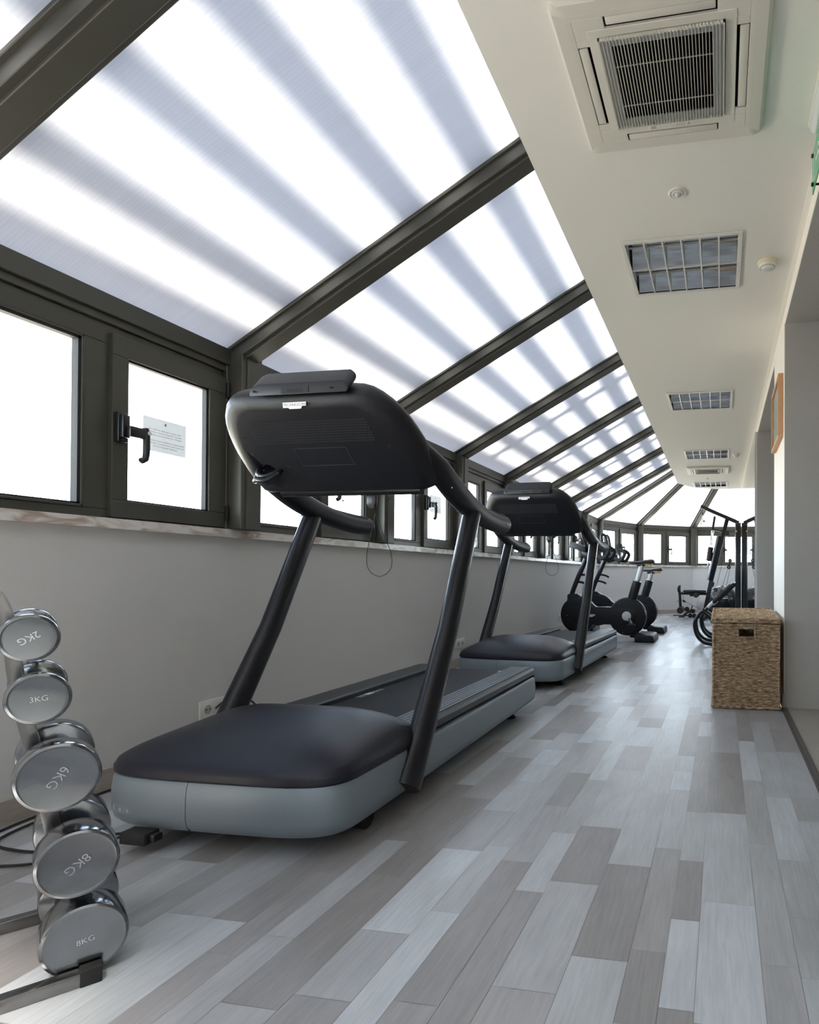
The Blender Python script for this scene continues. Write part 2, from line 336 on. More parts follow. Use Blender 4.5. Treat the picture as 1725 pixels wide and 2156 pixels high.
# window units
win_n = 0
def window(p, dvec, W, paper=None):
    global win_n; win_n += 1
    e = struct(empty('window_%d' % win_n, (p[0],p[1],0), math.atan2(dvec.y, dvec.x)))
    z0, z1 = SILL, 1.715; xm0, xm1 = W*.415, W*.498
    f = MB()
    f.bx(0,W,.0,.03,z0,z0+.033); f.bx(0,W,.0,.03,z1-.072,z1); f.bx(0,.032,.0,.03,z0+.033,z1-.072); f.bx(W-.03,W,.0,.03,z0+.033,z1-.072); f.bx(xm0,xm1+.01,.0,.03,z0+.033,z1-.072)
    f.bx(.032,xm0,-.004,.012,z0+.033,z0+.043); f.bx(.032,xm0,-.004,.012,z1-.082,z1-.072); f.bx(.032,.042,-.004,.012,z0+.033,z1-.072); f.bx(xm0-.01,xm0,-.004,.012,z0+.033,z1-.072)
    f.build('frame', 'frame', e, bevel=.002, seg=1, smooth=False)
    s = MB(); a, b = xm1, W-.004
    s.bx(a,b,-.018,.014,z0+.006,z0+.070); s.bx(a,b,-.018,.014,z1-.108,z1-.03); s.bx(a,a+.064,-.018,.014,z0+.07,z1-.108); s.bx(b-.100,b,-.018,.014,z0+.07,z1-.108)
    
    sa = s.build('sash', 'frame', e, bevel=.003, seg=2, smooth=False)
    MB().bx(.03,xm0+.002,.006,.012,z0+.03,z1-.07).build('pane', 'glass', e, smooth=False)
    g = MB()
    for x0,x1,a0,a1 in ((.040,.050,z0+.043,z1-.082),(xm0-.020,xm0-.010,z0+.043,z1-.082),(.04,xm0-.01,z0+.040,z0+.049),(.04,xm0-.01,z1-.091,z1-.080)): g.bx(x0,x1,.0,.028,a0,a1)
    g.build('gasket', 'rubber', e, smooth=False)
    MB().bx(a+.06,b-.096,-.006,0,z0+.066,z1-.104).build('pane', 'glass', sa, smooth=False)
    g = MB()
    for x0,x1,a0,a1 in ((a+.064,a+.070,z0+.07,z1-.108),(b-.110,b-.100,z0+.07,z1-.108),(a+.064,b-.1,z0+.068,z0+.076),(a+.064,b-.1,z1-.116,z1-.106)): g.bx(x0,x1,-.010,.012,a0,a1)
    g.build('gasket', 'rubber', sa, smooth=False)
    h = MB(); hx = a+.022
    h.bx(hx-.016,hx+.020,-.040,-.018,1.285,1.395); h.bx(hx-.012,hx+.016,-.055,-.038,1.30,1.385)
    h.bx(hx+.0,hx+.075,-.075,-.055,1.305,1.345)
    h.tube([(hx+.066,-.066,1.35),(hx+.070,-.068,1.32),(hx+.070,-.068,1.255),(hx+.066,-.068,1.232),(hx+.048,-.068,1.222)], .0125, 10)
    hd = h.build('window_handle', 'black', sa, bevel=.003)
    MB().lathe([(.0,0),(.008,0),(.008,.006),(0,.006)], (hx+.07,-.082,1.33), (0,1,0), 16, cap=False).build('lock_cylinder', 'chrome', hd)
    for hz in (1.04, 1.60): MB().tube([(b-.006,-.024,hz-.005),(b-.006,-.024,hz+.062)], .008, 10).build('hinge', 'black', e)
    return e
posts = []
n_tr = 10
def trim(ob): return struct(ob)
def post(k, c, d, nrm):
    # upright between window units, with a slimmer rebate on each side
    p = MB(); R = Matrix(((d.x,nrm.x,0),(d.y,nrm.y,0),(0,0,1)))
    p.box(Vector((c[0],c[1],1.405))+nrm*(-.02), (.125,.13,.81), R)
    p.box(Vector((c[0],c[1],1.40))+nrm*(.02), (.155,.08,.80), R)
    p.box(Vector((c[0],c[1],1.40))-nrm*(.055), (.07,.075,.80), R)
    trim(p.build('trim_%d' % (20+k), 'frame', None, bevel=.003, seg=1, smooth=False))
Ys = [1.236+1.21*k for k in range(-1, 8)]
dS, nS = Vector((0,1,0)), Vector((-1,0,0))
for i, y in enumerate(Ys): post(i, (WX, y+.065), dS, nS)
for i in range(len(Ys)-1): window((WX, Ys[i]+.13), dS, 1.08)
far = [((WX,Ys[-1]+.065),E8), (E8,E9), (E9,E10), (E10,E11)]
for p, q in far:
    d, n = outw(p, q); L = (Vector(q)-Vector(p)).length
    a = Vector((*p,0))+d*.065
    window((a.x,a.y), d, L-.13)
for i, (a, b, c) in enumerate((((WX,9),E8,E9),(E8,E9,E10),(E9,E10,E11),(E10,E11,(1.8,13.3)))):
    d1, n1 = outw(a, b); d2, n2 = outw(b, c); d = (d1+d2).normalized(); n = (n1+n2).normalized(); post(12+i, b, d, n)
# eave beams
ln = 40
def eave(p, q):
    global ln
    d, n = outw(p, q); m = MB(); a = Vector((*p,0)); b = Vector((*q,0)); u = (0,0,1)
    m.beam(a+n*.03+Vector((0,0,1.780)), b+n*.03+Vector((0,0,1.780)), .115, .072, u)
    m.beam(a+n*.03+Vector((0,0,1.730)), b+n*.03+Vector((0,0,1.730)), .085, .030, u)
    trim(m.build('trim_%d' % ln, 'frame', None, bevel=.002, seg=1, smooth=False)); ln += 1
for i in range(len(Ys)-1): eave((WX,Ys[i]+.09), (WX,Ys[i+1]+.04))
for p, q in far:
    d, n = outw(p, q); eave((p[0]+d.x*.03,p[1]+d.y*.03), (q[0]-d.x*.03,q[1]-d.y*.03))

# rafters and roof sheets
def Ek(k): return Vector((WX, 1.301+1.21*k, EAVE))
CT = CEIL+.078
def Ck(k): return Vector((-.742-.002*k, 1.165+1.163*k, CT))
raf = [(Ek(k), Ck(k)) for k in range(-1, 8)] + [(Vector((*E8,EAVE)),Vector((-.765,9.98,CT))), (Vector((*E9,EAVE)),Vector((-.70,11.16,CT))), (Vector((*E10,EAVE)),Vector((-.10,11.78,CT))), (Vector((*E11,EAVE)),Vector((.55,11.80,CT)))]
for i, (e, c) in enumerate(raf):
    d = (c-e).normalized(); nrm = Vector((0,0,1)); sd = d.cross(nrm).normalized(); upv = sd.cross(d).normalized()
    m = MB(); a = e-d*.06; b = c+d*.01
    m.beam(a, b, .130, .014, upv, drop=.006); m.beam(a, b, .106, .05, upv, drop=.034); m.beam(a,b,.070,.012,upv,drop=.064)
    m.beam(e-d*.12, b, .12, .03, upv, drop=-.03)
    trim(m.build('trim_%d' % (60+i), 'frame', None, bevel=.002, seg=1, smooth=False))
for i in range(len(raf)-1):
    (e0,c0),(e1,c1) = raf[i], raf[i+1]
    n = (e1-e0).cross(c0-e0).normalized(); n = -n if n.z < 0 else n
    d0 = (c0-e0).normalized(); vs = [e0-d0*.08, e1-d0*.08, c1+d0*.02, c0+d0*.02]; vs = [v+n*.004 for v in vs]
    W = (e1-e0).length; L = (c0-e0).length
    me = bpy.data.meshes.new('roof_sheet'); me.from_pydata(vs, [], [(0,1,2,3)]); me.update()
    uvl = me.uv_layers.new(name='UVMap'); y0 = e0.y
    for li, uvc in zip(range(4), ((0,0),(W,0),((c1-c0).length if i > 9 else W,L),(0,L))): uvl.data[li].uv = (uvc[0]+i*1.7, uvc[1])
    me.materials.append(M['poly'])
    ob = bpy.data.objects.new('window_%d' % (win_n+1+i), me); C.objects.link(ob); struct(ob)

struct(MB().bx(-2.44,-2.226,-1.25,.026,SILL-.035,CEIL+.3).build('wall_left', 'wall', smooth=False))  # unseen solid stretch, added to block window light from behind the camera
# slatted shade above the roof: slats run with the room, cross bars at the far bays
SUN = Vector((.22,-.30,1)).normalized()
def roofz(x): return EAVE + (x-WX)*(CEIL-EAVE)/(-.75-WX)
sl = MB()
for k in range(7):
    xs = -2.14+.305*k - .055; h = .30
    # slat placed so its shadow falls on xs
    px = xs + SUN.x/SUN.z*h*1.25; pz = roofz(xs)+h
    for seg in ((.3,9.3),):
        sl.box((px,(seg[0]+seg[1])/2,pz), (.145 if k else .20,seg[1]-seg[0],.03))
sl.box((-2.36,3.15,roofz(-2.36)+.30),(.30,12.3,.03))
for yb in (5.45,6.6,7.3,7.9,8.5,9.2):
    a = Vector((-2.5,yb,roofz(-2.5)+.26)); b = Vector((-.5,yb-.45,roofz(-.5)+.26)); sl.beam(a,b,.10,.04)
struct(sl.build('trim_90', 'slat', smooth=False))

# ceiling slab, lintels and right-hand wall blocks
cm = MB(); H_ = .30
def cpr(P): cm.prism(P, (0,0,CEIL), (1,0,0), (0,1,0), (0,0,H_))
L0, L1 = -.482, .084            # openings for the recessed fittings
cpr([(-.730,-1.25),(-.768,10.96),(-.53,11.47),(L0,11.50),(L0,-1.25)])
cpr([(L1,-1.25),(L1,11.768),(.42,11.765),(3.4,11.765),(3.4,-1.25)])
yy = -1.25
for a_, b_ in ((1.70,2.245),(2.959,3.525),(5.501,6.067),(8.081,8.647),(9.325,9.87),(10.851,11.417)):
    cpr([(L0,yy),(L1,yy),(L1,a_),(L0,a_)]); yy = b_
cpr([(L0,yy),(L1,yy),(L1,11.768),(-.12,11.775),(L0,11.50)])
cm.bx(L0,L1,-1.2,11.4,CEIL+.14,CEIL+.3)
struct(cm.build('ceiling', 'white', smooth=False))
w = MB(); w.bx(RX+.003,.50,-1.2,11.76,SOF,CEIL); struct(w.build('wall_right', 'passage', smooth=False))
struct(MB().bx(RX,RX+.003,-1.2,11.76,SOF,CEIL).build('wall_right', 'cream', smooth=False))
struct(MB().bx(.50,3.3,.45,11.76,SOF,CEIL-.002).build('ceiling', 'passage', smooth=False))
struct(MB().bx(RX,3.3,3.87,4.60,-.02,SOF).build('wall_right', 'passage', smooth=False))
struct(MB().bx(RX-.003,RX,3.87,4.60,0,SOF).build('wall_right', 'cream', smooth=False))
struct(MB().prism([(6.75,-.02),(13.5,-.02),(13.5,1.76),(13.2,1.79),(11.77,2.40),(11.765,SOF),(6.75,SOF)], (RX,0,0), (0,1,0), (0,0,1), (2.9,0,0)).build('wall_right', 'passage', smooth=False))
struct(MB().bx(RX,3.3,-1.2,.45,-.02,SOF).build('wall_right', 'cream', smooth=False))
struct(MB().bx(3.1,3.3,.45,6.75,-.02,SOF).build('wall_right', 'passage', smooth=False))
struct(MB().bx(-2.5,3.3,-1.4,-1.2,-.02,CEIL+.3).build('wall_back', 'wall', smooth=False))  # unseen, pulled in close to cut the light from behind the camera
struct(MB().bx(RX-.013,RX-.001,3.872,4.598,0,.082).build('baseboard_right', 'skirt', smooth=False))
struct(MB().bx(RX-.013,RX-.001,3.862,3.872,0,.082).build('baseboard_right', 'skirt', smooth=False))
# thin cream cornice strip, painting in the highlight where ceiling meets wall
struct(MB().bx(.352,RX,-1.2,11.76,CEIL-.006,CEIL).build('trim_95', 'cream', smooth=False))
# soft cover over the roof beyond the ceiling's far end
# mirror
mr = thing('wall_mirror', 'tall frameless mirror panels covering the right wall beyond the second opening', 'mirror', (.345,6.75,0))
for a, b in ((0,2.25),(2.253,4.98)):
    g = MB().bx(.004,.028,a,b,.10,SOF); g.build('backing_board', 'lgrey', mr, smooth=False)
    MB().bx(0,.004,a,b,.10,SOF-.002).build('mirror_panel', 'mirror', mr, smooth=False)
# ------------------------------------------------------------------ treadmills
def smooth_path(pts, n=8):
    P = [Vector(p) for p in pts]; out = []
    for i in range(len(P)-1):
        p0 = P[max(i-1,0)]; p1 = P[i]; p2 = P[i+1]; p3 = P[min(i+2,len(P)-1)]
        for k in range(n):
            t = k/n; out.append(.5*((2*p1)+(-p0+p2)*t+(2*p0-5*p1+4*p2-p3)*t*t+(-p0+3*p1-3*p2+p3)*t**3))
    return out+[P[-1]]

def make_treadmill(loc, rz, label):
    T = thing('treadmill', label, 'treadmill', loc, rz, 'treadmills facing the camera')
    HW = .398
    # plan outline of the motor housing: rounded nose, straight sides
    def plan(inset=0, ylen=2.0, n=40, y0=0.0):
        a = HW-inset; pts = []
        for i in range(n+1):
            t = PI*i/n; cx = math.cos(t); sx = math.sin(t); e = 2/4.4
            x = math.copysign(abs(cx)**e, cx)*a; y = y0 + .215 - (abs(sx)**e)*(.215-inset) 
            pts.append((x, y))
        return pts
    # silver shroud round the nose and along both sides
    def ring(inset, z, yb):
        P = plan(inset); return [Vector((.378-inset, yb, z)), Vector((HW-.004-inset, .7, z))] + [Vector((x,y,z)) for x, y in P] + [Vector((-(HW-.004-inset), .7, z)), Vector((-(.378-inset), yb, z))]
    yb = 1.965; prof = [(.020,.060),(.006,.075),(.0,.10),(.0,.155),(.004,.19),(.010,.202)]
    R_ = [ring(i, z, yb) for i, z in prof]; n = len(R_[0]); m = MB(); vs = [v for r in R_ for v in r]; fs = []
    for i in range(len(R_)-1):
        for k in range(n-1): fs.append((i*n+k, i*n+k+1, (i+1)*n+k+1, (i+1)*n+k))
    fs.append(tuple(range(n))); fs.append(tuple((len(R_)-1)*n+k for k in range(n-1,-1,-1)))
    fs.append(tuple([i*n for i in range(len(R_))]+[i*n+n-1 for i in range(len(R_)-1,-1,-1)]))
    m.add(vs, fs); sh = m.build('side_shroud', 'silver', T); sh['label'] = 'silver grey shroud round the nose and sides'
    # shut line and moulded symbols on the nose
    g = MB(); g.prism([(.0145,.062),(.0055,.075),(-.0006,.10),(-.0006,.155),(.0034,.19),(.0095,.2025),(.02,.2025),(.02,.062)], (-.0605,0,0), (0,1,0), (0,0,1), (.0009,0,0))
    g.build('panel_seam', 'dark', sh, smooth=False)
    q = MB()
    for k, (a, b) in enumerate(((-.335,-.315),(-.305,-.280),(-.272,-.250))):
        q.bx(a,b,.0,.0022,.100,.1005); q.bx(a,b,.0,.0022,.117,.1175); q.bx(a,a+.0006,.0,.0022,.100,.1175); q.bx(b-.0006,b,.0,.0022,.100,.1175)
        q.bx(a+.006,b-.008,.0,.0022,.104,.113)
    def yf(x):
        ee = 2/4.4; c_ = (abs(x)/HW)**(1/ee); return .215-.215*(math.sqrt(max(0,1-c_*c_))**ee)
    q.v = [Vector((v.x, yf(v.x)-.0008+v.y, v.z)) for v in q.v]
    q.build('symbol_plate', 'inkl', sh, smooth=False)
    # black motor hood
    m = MB(); rings = []; N = 48
    def hood_outline(ins):
        P = plan(ins); b = .56; pts = P + [(-(HW-ins), y) for y in (.34,.45,.53)] + [(-(HW-ins)*f, b+.012*(1-abs(f))) for f in (.85,.5,.0,-.5,-.85)] + [((HW-ins), y) for y in (.53,.45,.34)]
        return pts
    base = hood_outline(.004); cen = Vector((0,.36))
    levels = [(.985,.203),(1.0,.209),(1.0,.226),(.992,.231)] + [(r, None) for r in (.978,.955,.90,.82,.72,.6,.46,.3,.15)]
    vs = []; 
    def hz(x, y, r):
        prof = (1-r**3.2)**.62
        yy = (y-.0)/.56; back = 1.0
        if yy > .72: back = 1-.45*((yy-.72)/.28)**2
        front = min(1, .55+.62*yy) if yy < .72 else 1
        return .230+.114*prof*back*min(1,front)
    for r, z in levels:
        for x, y in base:
            px = cen.x+(x-cen.x)*r; py = cen.y+(y-cen.y)*r
            vs.append((px, py, z if z is not None else hz(px, py, r)))
    nb = len(base); fs = []
    for i in range(len(levels)-1):
        for k in range(nb): fs.append((i*nb+k, i*nb+(k+1)%nb, (i+1)*nb+(k+1)%nb, (i+1)*nb+k))
    vs.append((0,.36,hz(0,.36,0))); L = len(vs)-1; i = len(levels)-1
    for k in range(nb): fs.append((i*nb+k, i*nb+(k+1)%nb, L))
    fs.append(tuple(range(nb-1,-1,-1)))
    m.add(vs, fs).build('motor_hood', 'hood', T)
    # running deck
    MB().bx(-.222,.222,.50,1.955,.09,.226).build('running_deck', 'black', T, smooth=False)
    bl = MB().bx(-.214,.214,.52,1.962,.226,.2345).build('running_belt', 'belt', T, bevel=.003)
    for ya, yb2 in ((1.074,1.080),(1.098,1.108),(1.126,1.186),(1.132,1.134),(1.204,1.216),(1.236,1.243),(1.263,1.268)):
        MB().bx(-.208,-.178,ya,yb2,.2346,.2351).build('belt_marking', 'lgrey', bl, smooth=False)
    for ya in (1.905,1.925): MB().bx(.165,.200,ya,ya+.008,.2346,.2351).build('belt_marking', 'lgrey', bl, smooth=False)
    for s in (-1, 1):
        m = MB(); x0, x1 = .218, .368
        prof = [(x0,.215),(x0,.250)]
        for k in range(6):
            xa = x0+.010+k*.020; prof += [(xa,.2555),(xa+.0165,.2555),(xa+.0170,.2515),(xa+.0195,.2515)]
        prof += [(.352,.2555),(.362,.250),(.368,.238),(.368,.214)]
        m.prism([(a*s, b) for a, b in prof], (0,.50,0), (1,0,0), (0,0,1), (0,1.478,0))
        m.build('foot_rail', 'rail', T, smooth=False)
    m = MB(); m.bx(-.372,.372,1.955,1.978,.085,.212); m.bx(-.368,.368,1.955,1.980,.212,.232)
    m.build('end_cap', 'rail', T, bevel=.006)
    # uprights
    for s in (-1, 1):
        x = s*.394; pts = [(x,.405,.082),(x,.425,.11),(x*.998,.50,.20),(x*.985,.744,.577),(x*.965,.998,1.062)]
        m = MB().tube(pts, [.056,.058,.051,.045,.043], 28, flat=(1,.86), up=(0,1,0)); u = m.build('upright', 'tube', T)
    # console pod
    top = Vector((0,.375,1.425)); bot = Vector((0,.700,1.140)); vdir = (bot-top).normalized(); nb_ = Vector((1,0,0)).cross(vdir).normalized()
    if nb_.y > 0: nb_ = -nb_
    Hc = (bot-top).length; a = .372
    out = []
    def arc(cx, cy, r, t0, t1, n=10):
        for i in range(n+1):
            t = math.radians(t0+(t1-t0)*i/n); out.append((cx+math.cos(t)*r*1.15, cy+math.sin(t)*r))
    out += [(.10,-.004),(.20,-.003),(.24,.002),(.27,.014),(.297,.036),(.323,.068),(.343,.103),(.359,.145),(.371,.19),(.380,.24),(.385,.31),(.383,.37),(.372,.42),(.345,Hc)]
    out += [(-u, v) for u, v in reversed(out)]
    # domed back shell: outline rings shrink while rising towards the camera side
    m = MB(); vs = []; fs = []; no = len(out); cenu, cenv = 0, Hc*.52
    prof = [(0.93,-.050),(.975,-.045),(1.0,-.022),(1.0,.0),(.985,.016),(.955,.030),(.91,.040),(.86,.044)]
    for sc_, h in prof:
        for u, v in out:
            du = u-cenu; dv = v-cenv; ins = (1-sc_)*.42
            Lm = math.hypot(du, dv*1.3); k = max(0, 1-ins/Lm*1.15)
            p = top + Vector((1,0,0))*(cenu+du*k) + vdir*(cenv+dv*k) + nb_*h; vs.append(p)
    for i in range(len(prof)-1):
        for k in range(no): fs.append((i*no+k, i*no+(k+1)%no, (i+1)*no+(k+1)%no, (i+1)*no+k))
    fs.append(tuple(range(no))); fs.append(tuple((len(prof)-1)*no+k for k in range(no-1,-1,-1)))
    m.add(vs, fs); con = m.build('console', 'blackp', T)
    # hole for the bottle holder at one side
    cut = MB().tube([(-.255,.30,1.20),(-.255,.80,1.20)], .001, 4)
    bc = top + vdir*(Hc*.70) + nb_*.02
    hole = Vector((-.262,0,0))
    cut = MB().tube([hole+bc+Vector((0,.02,-.22)), hole+bc+Vector((0,-.02,.25))], .040, 24).build('cutter', 'black', None)
    cut.parent = T
    bpy.context.view_layer.update()
    bo = con.modifiers.new('b', 'BOOLEAN'); bo.object = cut; bo.solver = 'EXACT'; bo.operation = 'DIFFERENCE'
    wn_ = con.modifiers.new('w', 'WEIGHTED_NORMAL'); wn_.weight = 100; wn_.keep_sharp = True
    dg = bpy.context.evaluated_depsgraph_get(); me = bpy.data.meshes.new_from_object(con.evaluated_get(dg)); con.modifiers.clear(); con.data = me; bpy.data.objects.remove(cut)
    X = Vector((1,0,0)); V = -vdir; SF = .0445
    def on_back(u, v, h=0): return top + X*u + vdir*v + nb_*(SF+h)
    # bottle holder collar hanging below the pod
    m = MB(); c0 = hole+bc-Vector((0,0,.0))
    pts = []
    for i in range(25):
        t = 2*PI*i/24; pts.append(c0+Vector((math.cos(t)*.046, math.sin(t)*.046-.005, -.005+math.sin(t)*.040)))
    m.tube(pts, .008, 10, cap=False)
    pts = [c0+Vector((-.05,-.03,-.06)), c0+Vector((-.02,-.06,-.062)), c0+Vector((.02,-.06,-.062)), c0+Vector((.05,-.03,-.03))]
    m.tube(smooth_path(pts,5), .009, 10); m.tube([c0+Vector((-.05,-.03,-.06)), c0+Vector((-.046,0,0))], .009, 10); m.tube([c0+Vector((.05,-.03,-.03)), c0+Vector((.046,0,0))], .009, 10)
    m.build('bottle_holder', 'black', con)
    # perforated loudspeaker grille, maintenance cover and screw recesses
    m = MB(); m2 = MB()
    for r in range(9):
        for k in range(50):
            u = -.235+k*.0094+(r%2)*.0047; v = .092+r*.0108
            m.lathe([(.0034,0),(.0034,.0007),(.0026,.0009),(.0022,.0002)], on_back(u, v, -.0002), nb_, 6, cap=False); m2.lathe([(.0028,.0),(.0024,.0003)], on_back(u, v, -.0001), nb_, 6)
    sg = m.build('speaker_grille', 'rim', con); m2.build('grille_holes', 'dark', sg, smooth=False)
    m = MB()
    for r in range(4):
        for k in range(24): m.lathe([(.0022,0),(.0022,.0006)], on_back(-.02+k*.0075+(r%2)*.0037, Hc*.90+r*.0075, -.0002), nb_, 6)
    m.build('lower_grille', 'dark', con, smooth=False)
    m = MB(); u0, u1, v0, v1 = -.105, .105, .205, .285; e_ = .0012
    for a_, b_, c_, d_ in ((u0,u1,v0,v0+e_),(u0,u1,v1-e_,v1),(u0,u0+e_,v0,v1),(u1-e_,u1,v0,v1)):
        m.prism([(a_,c_),(b_,c_),(b_,d_),(a_,d_)], on_back(0,0,-.0002), X, vdir, nb_*.0010)
    m.build('maintenance_cover', 'rim', con, smooth=False)
    for u, v, r in ((-.27,.150,.007),(-.285,.225,.010),(-.17,.285,.007),(-.285,.30,.005),(.20,.150,.007),(.275,.205,.010),(.165,.265,.007),(.30,.285,.006),(-.10,.33,.004),(.14,.33,.004),(-.2,.45,.006),(-.03,.46,.006),(.17,.455,.006),(.30,.42,.006),(-.085,.258,.003),(.09,.247,.003)):
        MB().lathe([(r*.8,0),(r*.8,.0008)], on_back(u,v,-.0002), nb_, 12).build('screw_recess', 'dark', con, smooth=False)
    bv = .036
    bd = (nb_*.9 - vdir*.75).normalized(); bt = bd.cross(X).normalized()
    if bt.z < 0: bt = -bt
    xd = X if X.cross(bt).dot(bd) > 0 else -X
    badge(con, tuple(top + vdir*.027 + nb_*.0405 + bd*.004), xd, bt, .088)
    # accessory pod on top
    tp = top - vdir*.018
    m = MB(); prism = [(-.158,-.012),(.212,-.012),(.218,.006),(.207,.020),(.194,.029),(-.122,.029),(-.142,.022),(-.156,.012)]
    m.prism(prism, tp - nb_*.045, (1,0,0), (0,0,1), nb_*.075)
    hd = m.build('top_housing', 'blackp', con, bevel=.010, seg=3)
    fr = tp + nb_*.030
    m = MB(); m.prism([(-.035,-.004),(.07,-.004),(.07,.020),(-.035,.020)], fr, (1,0,0), (0,0,1), nb_*.0022)
    m.build('connector_cover', 'tube', hd, bevel=.001, seg=1, smooth=False)
    m = MB(); m.prism([(-.012,.000),(.048,.000),(.048,.010),(-.012,.010)], fr+nb_*.002, (1,0,0), (0,0,1), nb_*.001)
    m.build('connector_slot', 'dark', hd, smooth=False)
    for u in (-.155,.135): MB().lathe([(.006,0),(.006,.0025)], fr+Vector((u+.02,0,.006)), nb_, 12).build('screw_recess', 'dark', hd, smooth=False)
    # cross bar under the console, then the handlebars
    m = MB().tube([(-.30,.700,1.128),(.30,.700,1.128)], .020, 16); m.build('lower_crossbar', 'black', T)
    for s in (-1, 1):
        pts = smooth_path([(s*.280,.42,1.372),(s*.315,.50,1.314),(s*.345,.58,1.264),(s*.368,.69,1.203),(s*.374,.83,1.139),(s*.374,.98,1.092),(s*.372,1.15,1.060),(s*.372,1.30,1.046),(s*.372,1.425,1.046)], 5)
        k = len(pts); rad = [(.012+.022*i/10) if i < 11 else (.034+.016*min(1,(i-10)/5) if i < 23 else .050-.0065*min(1,(i-22)/8)) for i in range(k)]
        for dd, rr_ in ((.010,.039),(.017,.031),(.021,.018),(.0222,.004)): pts.append(pts[k-1]+Vector((0,dd,0))); rad.append(rr_)
        hb = MB().tube(pts, rad, 24, flat=(1,.9), up=(0,0,1)).build('handlebar', 'blackp', T)
        gp = smooth_path([(s*.372,.93,1.110),(s*.372,1.10,1.078),(s*.372,1.30,1.064),(s*.372,1.40,1.064)],5)
        MB().tube(gp, .034, 16, flat=(1,.8)).build('grip_pad', 'rubber', hb)
        bg_ = badge(hb, (s*.372+.0396,1.385,1.046), (0,1,0), (0,.0,1), .055, 'inkl', 'badge') if s == 1 else None
        MB().lathe([(.004,0),(.004,.002),(0,.002)], (s*.372+.041,.72,1.135), (1,0,-.3), 10).build('rivet', 'chrome', hb)
    # safety key and cord
    m = MB(); m.prism([(-.020,0),(.020,0),(.020,-.035),(.012,-.055),(-.012,-.055),(-.020,-.035)], (.085,.70,1.112), (1,0,0), (0,0,1), (0,.014,0))
    m.build('safety_key', 'black', T, bevel=.003)
    cord = smooth_path([(.100,.705,1.045),(.095,.71,1.02),(.072,.72,.95),(.050,.73,.87),(.060,.73,.815),(.105,.735,.79),(.150,.735,.82),(.155,.73,.88),(.125,.72,.96),(.115,.71,1.00),(.100,.705,1.035)], 6)
    MB().tube(cord, .0016, 6).build('safety_cord', 'black', T)
    # undercarriage
    m = MB().bx(-.30,.30,.10,1.85,.045,.09); m.build('chassis', 'black', T, smooth=False)
    for s in (-1, 1):
        m = MB(); m.tube([(s*.275,.262,.040),(s*.345,.262,.040)], .040, 24); m.tube([(s*.20,.262,.040),(s*.24,.262,.040)], .036, 24)
        m.build('transport_wheel', 'rubber', T)
        m = MB(); m.lathe([(.034,0),(.036,.008),(.022,.018),(.010,.022),(.010,.05)], (s*.285,1.775,0), (0,0,1), 24); m.build('levelling_foot', 'rubber', T)
        MB().lathe([(.007,.02),(.007,.095)], (s*.285,1.775,0), (0,0,1), 12).build('foot_bolt', 'chrome', T)
    return T
t1 = make_treadmill((-1.436,1.515,0), math.radians(.4), 'large black and silver treadmill nearest the camera, its nose beside the dumbbell rack')
t2 = make_treadmill((-1.485,4.10,0), math.radians(-2.6), 'second black and silver treadmill, further back behind the nearest one')
# ------------------------------------------------------------------ dumbbells on their rack
ux, uy = Vector((.8,-.6,0)), Vector((.6,.8,0))      # ux: along the dumbbell handles, uy: rack front
P0 = Vector((-1.39,1.07,0))
def W(u, v, z): return P0 + ux*u + uy*v + Vector((0,0,z))
rk = thing('dumbbell_rack', 'chromed upright dumbbell rack standing at the left edge of the photo', 'rack', tuple(P0))
def RL(p): return p - P0
m = MB(); pts = smooth_path([RL(W(0,.030,.03)), RL(W(0,.012,.227)), RL(W(0,-.020,.41)), RL(W(0,-.048,.56)), RL(W(0,-.062,.68)), RL(W(0,-.085,.755)), RL(W(0,-.14,.81)), RL(W(0,-.21,.825)), RL(W(0,-.28,.81)), RL(W(0,-.335,.755)), RL(W(0,-.36,.68)), RL(W(0,-.45,.03))], 6)
def rectube(m, pts, w, h):
    for a, b in zip(pts[:-1], pts[1:]):
        pass
    n = 4; vs = []
    for i, p in enumerate(pts):
        t = (pts[min(i+1,len(pts)-1)]-pts[max(i-1,0)]).normalized(); s = ux; q = t.cross(s).normalized()
        for a_, b_ in ((-1,-1),(1,-1),(1,1),(-1,1)): vs.append(p+s*a_*w/2+q*b_*h/2)
    fs = [(i*4+k, i*4+(k+1)%4, (i+1)*4+(k+1)%4, (i+1)*4+k) for i in range(len(pts)-1) for k in range(4)]
    fs += [(3,2,1,0), tuple(len(pts)*4-4+k for k in range(4))]
    m.add(vs, fs)
rectube(m, pts, .038, .026)
m.build('post', 'steel', rk, bevel=.004, seg=2)
for s, e0 in ((1,.075),(-1,.06)):
    m = MB(); a = RL(W(s*.172, e0, .0135)); b = RL(W(s*.172, -.62, .0135)); m.beam(a, b, .027, .027); br = m.build('foot_bar', 'steel', rk, bevel=.003)
    m = MB(); m.beam(RL(W(s*.172, e0+.004, .0145)), RL(W(s*.172, e0-.030, .0145)), .031, .033); m.build('end_cap', 'rubber', br, bevel=.003)
for v_ in (.028,-.45): MB().beam(RL(W(-.16,v_,.011)), RL(W(.16,v_,.011)), .022, .018).build('cross_bar', 'steel', rk)
specs = [(.674,.046,.022,.016,'2KG',150), (.556,.050,.027,.017,'3KG',-5), (.400,.0665,.066,.019,'6KG',125), (.226,.066,.088,.019,'8KG',142), (.0735,.0695,.088,.020,'8KG',-8)]
vpos = [.0, .0, .005, .010, .012]
vline = [-.062+.03, -.048+.03, -.02+.032, .012+.03, .028+.026]
names = ['smallest chrome dumbbell on the top rung, marked 2KG', 'chrome dumbbell on the second rung from the top, marked 3KG', 'chrome dumbbell on the middle rung, in the middle of the five', 'big chrome dumbbell with bold 8KG stamped slanting across it, second from the bottom', 'largest chrome dumbbell on the lowest rung, just above the floor']
